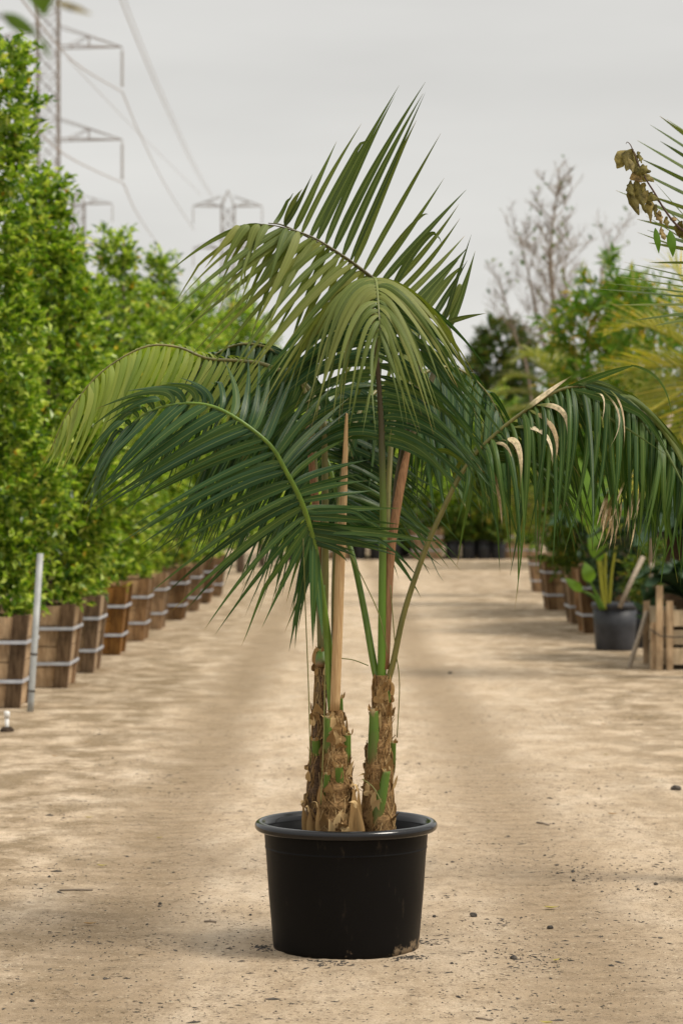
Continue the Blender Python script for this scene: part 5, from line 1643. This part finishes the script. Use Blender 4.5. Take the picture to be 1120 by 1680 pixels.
for i, (u, v, L, a, mt, lab) in enumerate(((904, 1487, 26, .2, 'yellow_leaf', 'yellow green fallen leaf right of the pot'), (912, 1572, 20, .9, 'yellow_leaf', 'folded yellow leaf with dark dirt low right of the pot'), (148, 1514, 22, .3, 'brown_leaf', 'brown fallen leaf among dark crumbs left of the pot'), (262, 1372, 12, .6, 'yellow_leaf', 'small yellow leaf in the left wheel track'), (168, 1420, 18, .1, 'yellow_leaf', 'thin yellow green leaf left foreground'),
        (147, 1341, 14, .4, 'yellow_leaf', 'yellow leaf left of the wheel track'), (895, 1675, 26, 2.6, 'yellow_leaf', 'pale yellow leaf at the bottom edge of the picture'), (1005, 1337, 18, .1, 'brown_leaf', 'tan fallen leaf on the right of the lane'), (144, 1219, 12, .3, 'brown_leaf', 'orange brown leaf near the white standpipe'), (990, 1190, 12, .2, 'brown_leaf', 'tan leaf in the right litter patch'), (994, 1240, 10, .5, 'yellow_leaf', 'yellow leaf on the right side of the lane'), (91, 1243, 14, .0, 'brown_leaf', 'pale tan leaf right below the standpipe'), (624, 1563, 9, 1.4, 'yellow_leaf', 'small pale leaf standing against the foot of the pot'))):
    fallen(u, v, L, a, mt, lab, i)
def stick(u0, v0, u1, v1, rpx, label):
    a, b = G(u0, v0), G(u1, v1)
    r = rpx * a.y / F
    mb = MB().tube([a + Vector((0, 0, r)), a.lerp(b, .5) + Vector((0, 0, r * 1.6)), b + Vector((0, 0, r))], r, 6)
    o = mb.build('stick', M['twig'])
    tag(o, label, 'stick')
stick(98, 1461, 152, 1458, 1.6, 'thin grey stick lying left of the pot')
stick(880, 1347, 900, 1352, 1.5, 'short brown stick on the right of the lane')
stick(335, 1513, 355, 1514, 1.6, 'short dark twig in the left wheel track')
stick(780, 1668, 805, 1671, 1.4, 'dark twig at the bottom edge right of the centre')
def foot_dirt():
    rnd = random.Random(41)
    mb = MB()
    n = 120
    vs, fs = [], []
    for i in range(n):
        a = 6.28318 * i / n
        k = 0.35 + 0.65 * max(0, mnoise.noise(Vector((math.cos(a) * 3, math.sin(a) * 3, 2))) + 0.35)
        for (r_, z_) in ((0.236, 0.007 * k), (0.244, 0.0065 * k), (0.248 + 0.010 * k, 0.004 * k), (0.258 + 0.03 * k, -0.004)):
            q = rnd.uniform(-.002, .002)
            vs.append((PCX + math.cos(a) * (r_ + q), PCY + math.sin(a) * (r_ + q), z_ + q * .6))
    for i in range(n):
        j = (i + 1) % n
        for k in range(3): fs.append((i * 4 + k, i * 4 + k + 1, j * 4 + k + 1, j * 4 + k))
    mb.add(vs, fs)
    o = mb.build('dirt_ring', M['ground'])
    tag(o, 'sandy dirt pushed up around the foot of the black pot', 'debris', None, 'stuff')
foot_dirt()
def crumbs():
    rng = np.random.default_rng(12)
    rnd = random.Random(12)
    Vs, Ts = [], []
    base = 0
    octa = np.array([(1,0,0),(0,1,0),(-1,0,0),(0,-1,0),(0,0,1),(0,0,-1)], float)
    of = np.array([(0,1,4),(1,2,4),(2,3,4),(3,0,4),(1,0,5),(2,1,5),(3,2,5),(0,3,5)])
    def put(x, y, s, el):
        nonlocal base
        a = rnd.uniform(0, 6.28)
        q = octa * (1 + rng.normal(0, .25, (6, 1))) * np.array([s * el, s, s * .6])
        ca, sa = math.cos(a), math.sin(a)
        q = np.stack([q[:,0] * ca - q[:,1] * sa, q[:,0] * sa + q[:,1] * ca, q[:,2]], 1)
        Vs.append(q + np.array([x, y, gz(x, y) + s * .2])); Ts.append(of + base); base += 6
    for k in range(130):                       # clusters
        u, v = rnd.uniform(20, 1110), 1180 + (rnd.random() ** 0.8) * 490
        c_ = G(u, v)
        for j in range(rnd.randint(5, 26)):
            put(c_.x + rnd.gauss(0, .10), c_.y + rnd.gauss(0, .12), rnd.uniform(.0014, .0045) * (2.2 if rnd.random() < .06 else 1), rnd.choice((1, 1.3, 3.5)))
    for u, v, n, sp in ((860, 1570, 150, .10), (448, 1556, 130, .035), (660, 1570, 150, .03), (540, 1578, 120, .05), (690, 1545, 60, .03), (800, 1520, 60, .12), (900, 1640, 70, .15), (985, 1175, 240, .45), (1060, 1140, 200, .4), (900, 1280, 120, .35), (1000, 1420, 90, .2)):  # crumbs packed at the pot foot also stand in for its contact shadow
        c_ = G(u, v)
        for j in range(n):
            x, y = c_.x + rnd.gauss(0, sp), c_.y + rnd.gauss(0, sp)
            if math.hypot(x - PCX, y - PCY) < .243: continue
            put(x, y, rnd.uniform(.0015, .005), rnd.choice((1, 1.4, 3)))
    for j in range(5000):
        c_ = G(rnd.uniform(0, 1120), 1150 + rnd.random() * 525)
        if math.hypot(c_.x - PCX, c_.y - PCY) < .245: continue
        put(c_.x, c_.y, rnd.uniform(.001, .003), rnd.choice((1, 1.3, 4)))
    V = np.concatenate(Vs); T = np.concatenate(Ts)
    o = np_mesh('dirt_crumbs', V, T, M['stone'], None)
    tag(o, 'dark crumbs of dirt and mulch scattered over the sandy lane', 'debris', None, 'stuff')
crumbs()

# ---------------------------------------------------------------- far wood beyond the nursery, one distant mass
def far_wood():
    rng = np.random.default_rng(33)
    n = 9000
    x = rng.uniform(-150, 110, n)
    top = 5.0 + 1.2 * np.sin(x * .21) + .9 * np.sin(x * .53 + 1) + .7 * np.sin(x * 1.3 + 2)
    z = rng.random(n) ** .8 * top
    y = 140 + rng.uniform(-4, 4, n)
    P = np.stack([x, y, z], 1)
    D = rng.normal(0, 1, (n, 3)) + np.array([0, 0, .4])
    L = rng.uniform(.7, 1.4, n)
    V, T = leaves_np(P, D, L, L * .6, rng)
    o = np_mesh('distant_wood', V, T, M['conifer'], None)
    tag(o, 'low line of distant dark trees far behind the nursery rows', 'wood', None, 'stuff')
far_wood()
